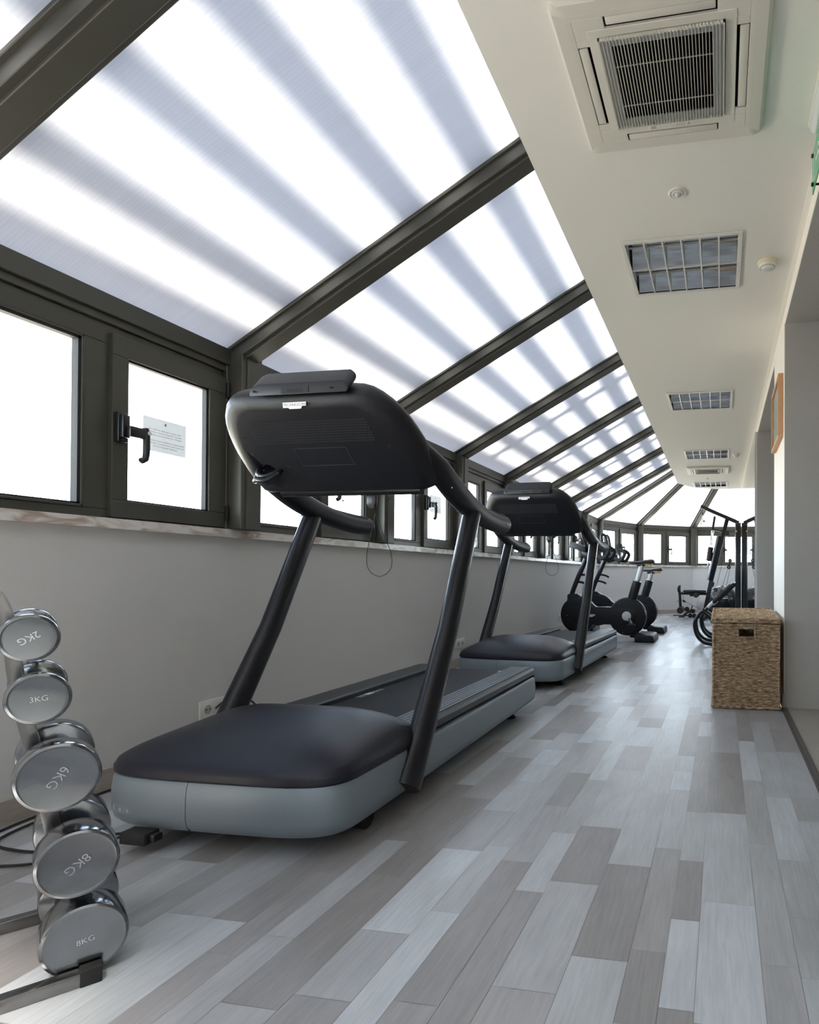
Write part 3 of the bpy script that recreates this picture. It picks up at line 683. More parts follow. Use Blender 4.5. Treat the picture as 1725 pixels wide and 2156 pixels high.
for i, (z, R, th, hr, tx, ang) in enumerate(specs):
    v = vline[i]
    D = thing('dumbbell', names[i], 'dumbbell', tuple(W(0,v,z)), 0, 'chrome dumbbells on the rack')
    O = Vector((0,0,0)); hl = (.13,.13,.14,.15,.152)[i]
    MB().lathe([(hr,-hl+.01),(hr,-.035),(hr*1.08,-.015),(hr*1.08,.015),(hr,.035),(hr,hl-.01)], O, ux, 24).build('handle', 'steel', D)
    for s in (1,-1):
        e = .006
        prof = [(0,s*(hl-th)),(R-e,s*(hl-th)),(R-.0015,s*(hl-th+.002)),(R,s*(hl-th+e)),(R,s*(hl-e)),(R-.0015,s*(hl-.002)),(R-e,s*hl),(R-e-.004,s*(hl-.0012)),(0,s*(hl-.0012))]
        if i < 2: prof = [(0,s*(hl-th-.012)),(R*.62,s*(hl-th-.012)),(R*.9,s*(hl-th-.004)),(R*.96,s*(hl-th))] + prof[1:]
        hd = MB().lathe(prof, O, ux, 56, cap=False).build('weight_head', 'chrome_worn', D)
        if s == 1:
            a = math.radians(-ang); n_ = ux; side = uy*-1; side = Vector((.6,.8,0)); xx = side*math.cos(a)+Vector((0,0,1))*math.sin(a); yy = n_.cross(xx)
            ts = (.40,.30,.36,.36,.22)[i]*R
            text('stamped_mark', tx, ts, 'ink' if i else 'steel', hd, n_*(hl-.0008), xx, yy, ext=.0004)
            text('stamped_mark', tx, ts, 'chrome', hd, n_*(hl-.0006)+xx*.0006-yy*.0006, xx, yy, ext=.0004)
    # cradle prongs on the rack
    for s in (-.032, .032):
        m = MB(); m.tube([RL(W(s*.6,v-.03,z-hr-.004)), RL(W(s,v,z-hr-.006)), RL(W(s,v+.022,z-hr*.2)), RL(W(s,v+.024,z+hr*.8))], .004, 8); m.tube([RL(W(s*.6,v-.03,z-hr-.004)), RL(W(s,v-.022,z-hr*.2)), RL(W(s,v-.024,z+hr*.8))], .004, 8)
        m.build('cradle_prong', 'chrome', rk)
# ------------------------------------------------------------------ power leads, sockets, notices
def cable(name, pts, r, label, parent=None, cat='cable'):
    o = MB().tube(smooth_path(pts,8), r, 8).build(name, 'rubber', parent)
    if label: tag(o, label, cat)
    return o
pb = thing('power_plug_block', 'black plug block near the floor under the nose of the nearest treadmill', 'plug', (-1.63,1.50,0))
MB().bx(-.05,.035,-.02,.03,.030,.064).build('housing', 'rubber', pb, bevel=.004)
m = MB(); m.bx(.035,.055,-.008,.02,.038,.058); m.build('connector', 'black', pb, bevel=.002)
cable('power_lead', [(-1.675,1.50,.05),(-1.72,1.47,.035),(-1.78,1.42,.012),(-1.90,1.36,.006),(-2.10,1.35,.006),(-2.19,1.60,.006),(-2.200,2.10,.02),(-2.205,2.36,.15)], .004, 'black power lead running from the plug block behind the dumbbell rack')
cable('power_lead', [(-1.66,1.52,.05),(-1.70,1.515,.046),(-1.77,1.49,.04),(-1.83,1.47,.006),(-1.98,1.44,.006),(-2.12,1.50,.006),(-2.17,1.80,.006)], .004, 'upper of the two black leads leaving the plug block')
def socket(y, n, label):
    s = thing('wall_socket', label, 'socket', (-2.226,y,.162))
    wd = .082*n
    pl = MB().bx(0,.009,0,wd,0,.080).build('face_plate', 'whitep', s, bevel=.003)
    for k in range(n):
        c = .041+k*.080
        if k == 0 and n == 3:
            m = MB(); m.bx(.009,.012,c-.024,c+.024,.016,.064); m.bx(.0115,.0125,c-.0005,c+.0005,.016,.064); m.build('rocker', 'whitep', s, bevel=.001)
        else:
            MB().lathe([(.020,0),(.020,.0012),(.0,.0012)], (.009,c,.040), (1,0,0), 24, cap=False).build('socket_well', 'inkl', s)
            for d_ in (-.0095,.0095): MB().lathe([(.0028,0),(.0028,.002)], (.0095,c+d_,.040), (1,0,0), 10).build('pin_hole', 'dark', s)
socket(2.315, 2, 'white wall socket half hidden behind the nearest treadmill'); socket(4.86, 3, 'white triple wall socket beside the nose of the second treadmill'); socket(8.30, 2, 'white wall socket far along the left wall, beside the front bike')
cable('power_lead', [(-2.21,2.39,.20),(-2.19,2.44,.235),(-2.16,2.50,.23),(-2.14,2.56,.17),(-2.15,2.62,.05),(-2.1,2.6,.01)], .004, 'black lead looping out of the socket behind the nearest treadmill')
tx = 'Por razões de segurança, as janelas estão\nfechadas e a abertura bloqueada. Contacte\nRecepção caso as pretenda abrir. Obrigado.\n\nFor security reasons, windows are closed and the\nlock blocked. Contact the front desk if you need\nthem to be opened. Thank you.'
M['paper'] = mat('notice_paper', (.85,.85,.86), .8)
def paper_mat():
    nt = M['paper'].node_tree; b = nt.nodes['Principled BSDF']; o = nt.nodes['Material Output']
    t = nt.nodes.new('ShaderNodeBsdfTranslucent'); t.inputs[0].default_value = (.145,.145,.148,1); a = nt.nodes.new('ShaderNodeAddShader')
    nt.links.new(b.outputs[0], a.inputs[0]); nt.links.new(t.outputs[0], a.inputs[1]); nt.links.new(a.outputs[0], o.inputs[0])
paper_mat()
for k, lb in ((0,'white notice with a small blue mark taped to the near opening window'), (1,'white notice taped to the window behind the nearest treadmill console'), (2,'white notice on the window seen between the two treadmill consoles')):
    y0 = 2.052+1.21*k
    n_ = thing('paper_notice', lb, 'notice', (-2.226-.0105+.0, y0, 1.286), 0, 'notices taped to the windows')
    MB().bx(0,.0006,0,.198,0,.135).build('sheet', 'paper', n_, smooth=False)
    MB().bx(.0007,.0010,.096,.104,.112,.121).build('printed_mark', 'blue', n_, smooth=False)
    text('printed_text', tx, .0088, 'inkl', n_, (.0009,.100,.056), (0,1,0), (0,0,1), ext=.0001, spacing=1.25)
# ------------------------------------------------------------------ ceiling fittings
def light(y0, label):
    L = thing('louvre_light', label, 'ceiling light', (-.493,y0,CEIL), 0, 'recessed louvre lights in the ceiling')
    w = .588; f = MB()
    for a in ((0,w,0,.022),(0,w,w-.022,w),(0,.022,.022,w-.022),(w-.022,w,.022,w-.022)): f.bx(a[0],a[1],a[2],a[3],-.009,-.0005)
    f.build('frame', 'whitep', L, bevel=.002, smooth=False)
    # recessed tray with two mirrored troughs and a tube in each
    m = MB(); m.bx(.012,w-.012,.012,w-.012,.088,.092); m.bx(.012,.015,.012,w-.012,0,.088); m.bx(w-.015,w-.012,.012,w-.012,0,.088); m.bx(.015,w-.015,.012,.015,0,.088); m.bx(.015,w-.015,w-.015,w-.012,0,.088)
    m.build('tray', 'reflector', L, smooth=False)
    for t in (0,1):
        ya = .020+t*(w-.040)/2+.002; yb_ = ya+(w-.040)/2-.004; m = MB(); n = 20; vs = []
        for i in range(n+1):
            s_ = 2*i/n-1; vs += [(.016,ya+(yb_-ya)*i/n,.004+.072*(1-abs(s_)**2.2)),(w-.016,ya+(yb_-ya)*i/n,.004+.072*(1-abs(s_)**2.2))]
        m.add(vs, [(2*i,2*i+1,2*i+3,2*i+2) for i in range(n)]).build('reflector', 'reflector', L)
        MB().tube([(.02,(ya+yb_)/2,.048),(w-.02,(ya+yb_)/2,.048)], .008, 12).build('tube_lamp', 'whitep', L)
    for k in range(1,6):
        x = .022+k*(w-.044)/6; m = MB(); m.prism([(x-.001,.042),(x+.001,.042),(x+.0035,-.004),(x-.0035,-.004)], (0,.022,0), (1,0,0), (0,0,1), (0,w-.044,0)); m.build('louvre_blade', 'blade', L, smooth=False)
    m = MB(); m.bx(.018,w-.018,w/2-.003,w/2+.003,-.005,.03); m.build('centre_bar', 'blade', L, smooth=False)
    return L

lights_at = [(2.948,'louvre light nearest the camera, between the round sensor and the wall fittings'), (5.49,'second louvre light along the ceiling, past the near smoke detector'), (8.07,'third louvre light, just before the far air conditioner'), (10.84,'last louvre light, at the far edge of the ceiling')]
for y0, lb in lights_at: light(y0, lb)
def aircon(x0, y0, label, near):
    A = thing('air_conditioner', label, 'air conditioner', (x0,y0,CEIL), 0, 'ceiling cassette air conditioners')
    w = .635; m = MB(); g0, g1 = .128, .500
    # panel as a frame round the intake, with a slight bevelled rim and four outlet slots
    def ringbox(m, a0, a1, b0, b1, z0, z1):
        m.bx(a0,a1,a0,b0,z0,z1); m.bx(a0,a1,b1,a1,z0,z1); m.bx(a0,b0,b0,b1,z0,z1); m.bx(b1,a1,b0,b1,z0,z1)
    P = []
    for r, z in ((0,-.006),(.003,-.018),(.012,-.026),(.05,-.028)): P.append((r,z))
    vs = []; 
    def sq(r, c=.03, n=5):
        o = []; a = r; b = w-r; c = max(.004, c-r*.5)
        for cx, cy, t0 in ((b-c,a+c,-90),(b-c,b-c,0),(a+c,b-c,90),(a+c,a+c,180)):
            for i in range(n+1): t = math.radians(t0+90*i/n); o.append((cx+c*math.cos(t), cy+c*math.sin(t)))
        return o
    rings = [[(x,y,z) for x, y in sq(r)] for r, z in [(0,0)]+P]
    n = len(rings[0]); vs = [v for r in rings for v in r]; fs = [(i*n+k,i*n+(k+1)%n,(i+1)*n+(k+1)%n,(i+1)*n+k) for i in range(len(rings)-1) for k in range(n)]
    m.add(vs, fs); rim = m.build('panel_rim', 'acw', A)
    m = MB(); sl0, sl1 = .062, .100
    m.bx(.045,w-.045,.045,sl0,-.028,-.02); m.bx(.045,w-.045,w-sl0,w-.045,-.028,-.02); m.bx(.045,sl0,sl0,w-sl0,-.028,-.02); m.bx(w-sl0,w-.045,sl0,w-sl0,-.028,-.02)
    for a, b in ((sl0,.155),(w-.155,w-sl0)):
        m.bx(a,b,sl0,sl1+.03,-.028,-.02); m.bx(a,b,w-sl1-.03,w-sl0,-.028,-.02)
        m.bx(sl0 if a < .3 else w-sl1, sl1 if a < .3 else w-sl0, sl1+.03,.155,-.028,-.02) ; m.bx(sl0 if a < .3 else w-sl1, sl1 if a < .3 else w-sl0, w-.155,w-sl1-.03,-.028,-.02)
    m.bx(sl1,w-sl1,sl1,g0-.002,-.030,-.02); m.bx(sl1,w-sl1,g1+.002,w-sl1,-.030,-.02); m.bx(sl1,g0-.002,g0-.002,g1+.002,-.030,-.02); m.bx(g1+.002,w-sl1,g0-.002,g1+.002,-.030,-.02)
    m.build('front_panel', 'acw', A, bevel=.0012, seg=1, smooth=False)
    MB().bx(.04,w-.04,.04,w-.04,.03,.034).build('outlet_duct', 'dark', A, smooth=False)
    for k, (a, b, c, d) in enumerate(((.160,w-.160,sl0+.002,sl1-.009),(.160,w-.160,w-sl1+.009,w-sl0-.002),(sl0+.002,sl1-.009,.160,w-.160),(w-sl1+.009,w-sl0-.002,.160,w-.160))):
        fl = MB().bx(a,b,c,d,-.0275,-.022).build('outlet_flap', 'acw', A, bevel=.003)
    # intake grille: slats run along the room, three cross bars
    m = MB(); ns = 37
    for k in range(ns):
        x = g0+.004+k*(g1-g0-.008)/(ns-1); m.bx(x-.0008,x+.0008,g0,g1,-.040,-.028)
    m.bx(g0,g1,g0,g0+.005,-.038,-.026); m.bx(g0,g1,g1-.005,g1,-.038,-.026); m.bx(g0,g0+.004,g0,g1,-.040,-.026); m.bx(g1-.004,g1,g0,g1,-.040,-.026)
    for t in (.30,.74): yy = g0+(g1-g0)*t; m.bx(g0+.035,g1-.035,yy-.0012,yy+.0012,-.031,-.028)
    m.build('intake_grille', 'acw', A, smooth=False)
    m = MB(); m.bx(g0,g1,g0,g1,-.0265,-.0255); s_ = .036
    m = MB(); ringbox(m, g0, g1, g0+s_, g1-s_, -.028, -.024); m.build('intake_surround', 'lgrey', A, smooth=False)
    MB().bx(g0+s_-.004,g1-s_+.004,g0+s_-.004,g1-s_+.004,.05,.055).build('filter', 'dark', A, smooth=False)
    if near:
        m = MB(); m.bx(.232,.392,.508,.526,-.0312,-.030); st = m.build('display_strip', 'whitep', A, smooth=False)
        MB().bx(.244,.263,.510,.524,-.0316,-.0312).build('receiver_window', 'inkl', st, smooth=False)
        for q in (.274,.290): MB().bx(q,q+.011,.514,.521,-.0315,-.0312).build('indicator_button', 'acw', st, smooth=False)
        text('printed_name', 'MITSUBISHI\nELECTRIC', .0066, 'inkl', st, (.347,.5165,-.0314), (-1,0,0), (0,1,0), ext=.0001)
        lg = MB()
        for t in (90,210,330):
            a = math.radians(t); c = Vector((.378,.5165,-.0314)); d1 = Vector((math.cos(a),-math.sin(a),0)); d2 = Vector((-d1.y,d1.x,0)); lg.add([c, c+d1*.0035+d2*.002, c+d1*.007, c+d1*.0035-d2*.002], [(0,1,2,3)])
        lg.build('printed_emblem', 'ink', st, smooth=False)
    return A
aircon(-.495,1.655,'large cream ceiling air conditioner cassette nearest the camera, cut by the top edge', True)
aircon(-.530,9.28,'smaller looking far air conditioner cassette between the last two louvre lights', False)
def detector(x, y, label):
    D = thing('smoke_detector', label, 'smoke detector', (x,y,CEIL), 0, 'smoke detectors on the ceiling')
    MB().lathe([(.050,0),(.050,-.012),(.047,-.016)], n=32).build('base_ring', 'yellowed', D)
    MB().lathe([(.044,-.014),(.042,-.024),(.034,-.032),(.030,-.034)], n=32).build('housing', 'whitep', D)
    m = MB()
    for k in range(14):
        a = 2*PI*k/14; R_ = Matrix.Rotation(a,3,'Z'); m.box(R_@Vector((.0365,0,-.031)), (.004,.010,.003), R_)
    m.build('smoke_inlet', 'inkl', D, smooth=False)
    MB().lathe([(.030,-.033),(.028,-.042),(.022,-.045),(0,-.045)], n=32, cap=False).build('lower_cap', 'whitep', D)
detector(.229,3.27,'cream smoke detector beside the nearest louvre light'); detector(.189,8.40,'far small smoke detector beside the third louvre light')
D = thing('motion_sensor', 'round white motion sensor between the air conditioner and the nearest louvre light', 'sensor', (-.188,2.613,CEIL))
MB().lathe([(.040,0),(.040,-.004),(.034,-.007),(.030,-.005),(.028,-.002)], n=40).build('trim_ring', 'whitep', D)
MB().lathe([(.026,-.002),(.024,-.009),(.018,-.009),(.016,-.006)], n=40).build('inner_ring', 'whitep', D)
MB().sphere((0,0,-.004), .014, 20, 10).build('lens', 'lgrey', D)
D = thing('ceiling_sprinkler', 'tiny metal sprinkler head before the last louvre light', 'sprinkler', (-.235,10.42,CEIL))
MB().lathe([(.022,0),(.022,-.003),(.006,-.004),(.006,-.02),(.003,-.03),(.014,-.032),(.014,-.034)], n=16).build('fitting', 'steel', D)
# exit sign and emergency light high on the right
S = thing('exit_sign', 'green exit sign plate held off the right wall by dark metal studs', 'sign', (.330,1.85,2.222))
MB().bx(0,.004,0,.545,0,.150).build('plate', 'green', S, bevel=.0008, seg=1)
m = MB(); m.bx(-.0006,0,.37,.45,.066,.078); m.prism([(.36,.072),(.395,.100),(.395,.044)], (-.0006,0,0), (0,1,0), (0,0,1), (.0006,0,0)); m.build('arrow_mark', 'badge', S, smooth=False)
m = MB(); m.bx(-.0006,0,.47,.515,.03,.034); m.bx(-.0006,0,.47,.474,.03,.12); m.bx(-.0006,0,.511,.515,.03,.12); m.bx(-.0006,0,.47,.515,.116,.12); m.build('door_mark', 'badge', S, smooth=False)
for yy in (.05,.515):
    for zz in (.022,.128): MB().lathe([(.007,-.008),(.007,0),(.004,.001),(.004,.045)], (0,yy,zz), (1,0,0), 14).build('stud', 'black', S)
S = thing('ceiling_emergency_light', 'clear ribbed emergency light under the ceiling edge above the exit sign', 'emergency light', (.336,1.78,CEIL))
MB().bx(-.034,.034,0,.52,-.012,0).build('back_plate', 'whitep', S, bevel=.004)
m = MB(); m.prism([(-.030,-.010),(-.026,-.032),(-.012,-.043),(.012,-.043),(.026,-.032),(.030,-.010)], (0,.008,0), (1,0,0), (0,0,1), (0,.504,0)); m.build('diffuser', 'lgrey', S, bevel=.004)
# framed print on the right pier
Pf = thing('picture_frame', 'wooden framed print hanging on the white pier beyond the basket', 'picture', (.375,3.93,1.655))
w_, h_ = .53, .395
m = MB(); d0, d1 = -.034, -.004
m.bx(d0,d1,0,w_,0,.020); m.bx(d0,d1,0,w_,h_-.020,h_); m.bx(d0,d1,0,.020,.020,h_-.020); m.bx(d0,d1,w_-.020,w_,.020,h_-.020); m.build('frame', 'wood', Pf, bevel=.0015, seg=1, smooth=False)
MB().bx(-.022,-.006,.018,w_-.018,.018,h_-.018).build('print', 'print', Pf, smooth=False)
MB().bx(-.026,-.024,.018,w_-.018,.018,h_-.018).build('cover_glass', 'glass', Pf, smooth=False)
# ------------------------------------------------------------------ exercise bikes (profile in x-z, origin at the rear foot)
def make_bike(loc, rz, label, seat_z):
    B = thing('exercise_bike', label, 'exercise bike', loc, rz, 'exercise bikes facing the windows')
    def disc(cx, cz, r, hw, m_='blackp', name='casing'):
        prof = [(0,-hw),(r-.035,-hw),(r-.012,-hw+.008),(r,-hw+.026),(r,hw-.026),(r-.012,hw-.008),(r-.035,hw),(0,hw)]
        return MB().lathe(prof, (cx,0,cz), (0,1,0), 56, cap=False).build(name, m_, B)
    fc = disc(-.846,.305,.226,.062,name='front_casing'); rc = disc(-.232,.292,.232,.058,name='rear_casing')
    for c, r, z in ((fc,.150,.305),(rc,.150,.292)):
        cx = -.846 if c is fc else -.232
        MB().lathe([(r,-.0665 if c is fc else -.0625),(r-.003,-.0665 if c is fc else -.0625)], (cx,0,z), (0,1,0), 48, cap=False)
    m = MB(); m.prism([(-.985,.40),(-.985,.548),(-.965,.562),(-.86,.562),(-.80,.52),(-.62,.405),(-.62,.38),(-.95,.36)], (0,-.048,0), (1,0,0), (0,0,1), (0,.096,0)); m.build('front_shell', 'blackp', B, bevel=.006)
    m = MB(); m.prism([(-.90,.195),(-.26,.192),(-.20,.20),(-.13,.245),(-.115,.30),(-.14,.365),(-.20,.40),(-.28,.405),(-.90,.405)], (0,-.070,0), (1,0,0), (0,0,1), (0,.140,0)); bmn = m.build('drive_cover', 'blackp', B, bevel=.006)
    badge(bmn, (-.69,-.0712,.302), (1,0,0), (0,0,1), .125)
    for px, pz in ((-.98,.30),(-.83,.51),(-.82,.12),(-.33,.45),(-.06,.29),(-.28,.10)): MB().lathe([(.004,-.0655),(.004,-.0635)], (px,0,pz), (0,1,0), 10).build('screw', 'chrome', B)
    # cranks and pedals
    MB().lathe([(.0,-.082),(.050,-.082),(.056,-.078),(.056,-.070)], (-.238,0,.300), (0,1,0), 36, cap=False).build('crank_disc', 'lgrey', B)
    MB().lathe([(.011,-.0835),(.011,-.082)], (-.238,0,.300), (0,1,0), 20).build('crank_bolt', 'dark', B)
    for s, ex, ez in ((-1,-.166,.205),(1,-.310,.395)):
        m = MB(); a = Vector((-.238,s*.088,.300)); b = Vector((ex,s*.088,ez)); d = (b-a).normalized(); q = Vector((-d.z,0,d.x))
        m.add([p+Vector((0,t*s,0)) for t in (-.006,.006) for p in (a+q*.028-d*.01, a-q*.028-d*.01, b-q*.012, b+q*.012)], [(0,1,2,3),(7,6,5,4),(0,4,5,1),(1,5,6,2),(2,6,7,3),(3,7,4,0)])
        m.build('crank_arm', 'lgrey', B, bevel=.002)
        m = MB(); c = Vector((ex,s*.145,ez)); m.box(c, (.10,.09,.022)); pd = m.build('pedal', 'black', B, bevel=.005)
        m = MB(); m.tube(smooth_path([c+Vector((-.03,-s*.045,.0)), c+Vector((-.03,-s*.035,.05)), c+Vector((-.03,s*.02,.062)), c+Vector((-.03,s*.045,.0))],5), .009, 8, flat=(.3,1.6)); m.build('pedal_strap', 'rubber', pd)
    # feet
    for x, zt in ((0.0,.088),(-.985,.085)):
        m = MB(); m.prism([(-.115,0),(.115,0),(.118,.03),(.105,.075),(.085,.088),(-.10,.096),(-.118,.06)], (x,-.25,0), (1,0,0), (0,0,1), (0,.50,0)); m.build('floor_foot', 'blackp', B, bevel=.010)
    m = MB(); m.prism([(-.20,.04),(-.10,.03),(-.09,.09),(-.12,.15),(-.22,.20)], (0,-.04,0), (1,0,0), (0,0,1), (0,.08,0)); m.build('rear_bracket', 'blackp', B, bevel=.004)
    m = MB(); m.prism([(-.99,.03),(-.90,.03),(-.86,.14),(-.95,.16)], (0,-.04,0), (1,0,0), (0,0,1), (0,.08,0)); m.build('front_bracket', 'blackp', B, bevel=.004)
    # saddle post and saddle
    a = Vector((-.190,0,.47)); b = Vector((-.118,0,.722)); d = (b-a).normalized(); t = (seat_z-.045-b.z)/d.z
    MB().tube([a, b], .056, 28).build('post_sleeve', 'tube', B)
    MB().tube([b-d*.05, b+d*t], .031, 20).build('seat_post', 'badge', B)
    S = b+d*t
    m = MB(); vs = []; fs = []
    prof = [(-.150,.020,.020),(-.135,.030,.026),(-.08,.038,.030),(-.02,.055,.034),(.04,.085,.042),(.09,.105,.050),(.13,.105,.050),(.152,.075,.038),(.158,.03,.03)]
    n = 18
    for x, w_, h in prof:
        for k in range(n):
            q = 2*PI*k/n; zz = math.sin(q)*h*.62; zz = zz if zz > 0 else zz*.75
            vs.append((S.x+x, math.cos(q)*w_, S.z+.030+zz+(.012 if x > .03 else 0)))
    for i in range(len(prof)-1):
        for k in range(n): fs.append((i*n+k, i*n+(k+1)%n, (i+1)*n+(k+1)%n, (i+1)*n+k))
    fs += [tuple(range(n-1,-1,-1)), tuple((len(prof)-1)*n+k for k in range(n))]
    sd_ = m.add(vs, fs).build('saddle', 'seat', B)
    MB().bx(S.x+.04,S.x+.13,-.035,.035,S.z-.004,S.z+.012).build('saddle_clip', 'yellow', sd_, bevel=.003)
    MB().bx(S.x-.06,S.x+.05,-.03,.03,S.z-.012,S.z+.014).build('saddle_clamp', 'black', sd_, bevel=.003)
    # handlebar column
    col = smooth_path([(-.945,0,.53),(-.915,0,.62),(-.86,0,.76),(-.80,0,.90),(-.745,0,1.035)], 5)
    MB().tube(col, .030, 20).build('handlebar_column', 'tube', B)
    for z, x in ((.80,-.83),(.71,-.87)):
        m = MB(); m.tube(smooth_path([(x+.01,0,z),(x+.05,0,z-.004),(x+.10,0,z-.018),(x+.135,0,z-.038)],4), [.012]*10+[.017]*3 if False else .014, 12); m.build('bottle_hook', 'rubber', B)
    m = MB(); m.prism([(-.945,1.135),(-.93,1.205),(-.745,1.145),(-.735,1.075),(-.76,1.075)], (0,-.15,0), (1,0,0), (0,0,1), (0,.30,0)); m.build('console', 'rail', B, bevel=.008)
    m = MB(); m.prism([(-.80,1.09),(-.70,1.13),(-.56,1.08),(-.56,1.01),(-.68,.965),(-.79,1.01)], (0,-.075,0), (1,0,0), (0,0,1), (0,.15,0)); m.build('handlebar_hub', 'tube', B, bevel=.014, seg=3)
    for s in (-1, 1):
        m = MB(); m.tube(smooth_path([(-.66,s*.05,1.06),(-.60,s*.10,1.035),(-.54,s*.17,1.005),(-.49,s*.20,1.00),(-.455,s*.205,1.045),(-.44,s*.20,1.095),(-.48,s*.18,1.135),(-.545,s*.165,1.155)],5), .025, 14); m.build('handlebar', 'rubber', B)
        m = MB(); m.tube(smooth_path([(-.70,s*.06,1.07),(-.735,s*.10,1.17),(-.775,s*.125,1.28),(-.782,s*.13,1.34),(-.755,s*.125,1.365),(-.725,s*.12,1.33),(-.70,s*.10,1.22),(-.665,s*.07,1.08)],5), .019, 12); m.build('upright_grip', 'tube', B)
    return B
make_bike((-.895,7.47,0), 0, 'nearer exercise bike with the taller white seat post', .962)
make_bike((-.880,8.62,0), 0, 'farther exercise bike, its lower saddle seen behind the nearer one', .875)

# ------------------------------------------------------------------ multi gym (profile plane y = 11.3)
GY = 11.3
G = thing('multi_gym', 'black home multi gym with cables, bench and tall column by the mirror', 'multi gym', (0,GY,0))
def bar(name, p, q, w, h, m_='tube', dy=0, par=None):
    return MB().beam((p[0],dy,p[1]), (q[0],dy,q[1]), h, w, (0,1,0)).build(name, m_, par or G, bevel=.003)
bar('top_boom', (-.375,2.045), (.300,1.735), .072, .06)
bar('main_mast', (.094,1.80), (-.185,.70), .078, .07); bar('lower_mast', (-.185,.70), (-.305,.10), .075, .075)
m = MB(); m.prism([(-.235,.62),(-.225,.68),(-.17,.70),(-.125,.66),(-.14,.60),(-.20,.55)], (0,-.035,0), (1,0,0), (0,0,1), (0,.07,0)); m.build('pivot_plate', 'tube', G, bevel=.003)
for x, nm in ((.262,'left'), (.312,'right')):
    MB().tube([(x,-.04 if nm == 'left' else .04,.05),(x,-.04 if nm == 'left' else .04,1.74)], .026, 20).build('guide_column', 'tube', G)
MB().bx(.238,.336,-.09,.09,.10,1.70).build('weight_shroud', 'tube', G, bevel=.02)
MB().bx(-.42,.32,-.035,.035,.015,.07).build('base_rail', 'tube', G, bevel=.004)
MB().bx(.20,.335,-.30,.30,.0,.06).build('rear_foot', 'tube', G, bevel=.004); MB().bx(-.36,-.29,-.33,.33,.0,.06).build('front_foot', 'tube', G, bevel=.004)
m = MB(); m.tube([(-.056,0,1.50),(-.232,0,.71)], .05, 12, flat=(2.3,.72), up=(0,1,0)); m.build('back_pad', 'seat', G, bevel=0)
m = MB(); m.prism([(-.69,.500),(-.67,.535),(-.28,.532),(-.27,.500),(-.30,.488),(-.66,.488)], (0,-.13,0), (1,0,0), (0,0,1), (0,.26,0)); m.build('seat_pad', 'seat', G, bevel=.010)
bar('seat_beam', (-.775,.470), (-.25,.462), .05, .05)
bar('adjust_block', (-.57,.452), (-.42,.452), .07, .075, 'black')
m = MB(); m.prism([(-.755,.62),(-.735,.62),(-.735,.47),(-.77,.47),(-.79,.50),(-.795,.56),(-.78,.60)], (0,-.03,0), (1,0,0), (0,0,1), (0,.06,0)); m.build('leg_plate', 'tube', G, bevel=.003)
bar('leg_lever', (-.752,.50), (-.735,.19), .045, .05)
for nm, x, z, r, hw in (('foam_roller',-.732,.165,.058,.22),('foam_roller',-.45,.44,.045,.20)):
    MB().lathe([(.010,-hw),(r-.008,-hw),(r,-hw+.01),(r,hw-.01),(r-.008,hw),(.010,hw)], (x,0,z), (0,1,0), 28).build(nm, 'foam', G)
MB().lathe([(.018,-.05),(.018,.0)], (-.785,0,.33), (0,1,0), 14).build('adjust_knob', 'yellow', G)
MB().lathe([(.014,-.03),(.014,-.09)], (.255,-.06,1.58), (0,1,0), 14).build('weight_knob', 'yellow', G)
bar('press_arm', (-.125,1.86), (-.165,1.60), .030, .04); bar('press_link', (-.158,1.63), (.026,1.585), .022, .03)
MB().tube([(-.165,-.02,1.60),(-.195,-.02,1.31)], .024, 16).build('chrome_arm', 'chrome', G)
MB().lathe([(.012,-.045),(.026,-.040),(.026,.04),(.012,.045)], (-.158,0,1.585), (0,1,0), 16).build('arm_joint', 'chrome', G)
MB().lathe([(.012,0),(.050,.005),(.050,.255),(.012,.26)], (-.230,-.02,1.05), (.14,0,1), 24).build('grip_foam', 'foam', G)
MB().tube([(-.232,-.02,1.04),(-.248,-.02,.955)], .013, 12).build('press_grip', 'lgrey', G)
def pulley(x, z, r=.035, dy=-.05):
    p = MB().lathe([(r,-.014),(r*.85,-.008),(r*.85,.008),(r,.014)], (x,dy,z), (0,1,0), 24).build('pulley', 'black', G)
    MB().lathe([(r*.2,-.018),(r*.2,.018)], (x,dy,z), (0,1,0), 12).build('pulley_bolt', 'chrome', p)
for x, z in ((.100,1.545),(.148,1.06),(.126,.945),(-.103,.535)): pulley(x, z)
MB().prism([(.112,.93),(.140,.93),(.166,1.06),(.134,1.07)], (0,-.035,0), (1,0,0), (0,0,1), (0,.012,0)).build('pulley_block', 'black', G)
MB().bx(.062,.128,-.07,-.02,1.50,1.60).build('pulley_bracket', 'black', G, bevel=.004)
for pts in (((.128,1.52),(-.085,.62)), ((.132,1.54),(.150,1.09)), ((.115,.93),(-.02,.50)), ((.15,.93),(.06,.50)), ((-.37,2.065),(.25,1.79)), ((-.66,.32),(-.31,.155))):
    MB().tube([(pts[0][0],-.05,pts[0][1]),(pts[1][0],-.05,pts[1][1])], .0035, 6).build('cable', 'black', G)
MB().tube(smooth_path([(-.755,-.02,.455),(-.70,-.02,.44),(-.685,-.02,.39),(-.69,-.02,.34)],4), .003, 6).build('cable', 'black', G)
MB().box((-.672,-.03,.325), (.06,.03,.035), Matrix.Rotation(math.radians(30),3,'Y')).build('cable_weight', 'black', G)
MB().lathe([(.010,0),(.014,.01),(.012,.05)], (-.345,0,1.885), (0,0,1), 12).build('cable_stop', 'black', G)
MB().tube([(-.345,0,1.885),(-.350,0,1.845),(-.325,0,1.80),(-.310,0,1.79)], .004, 8).build('snap_hook', 'chrome', G)
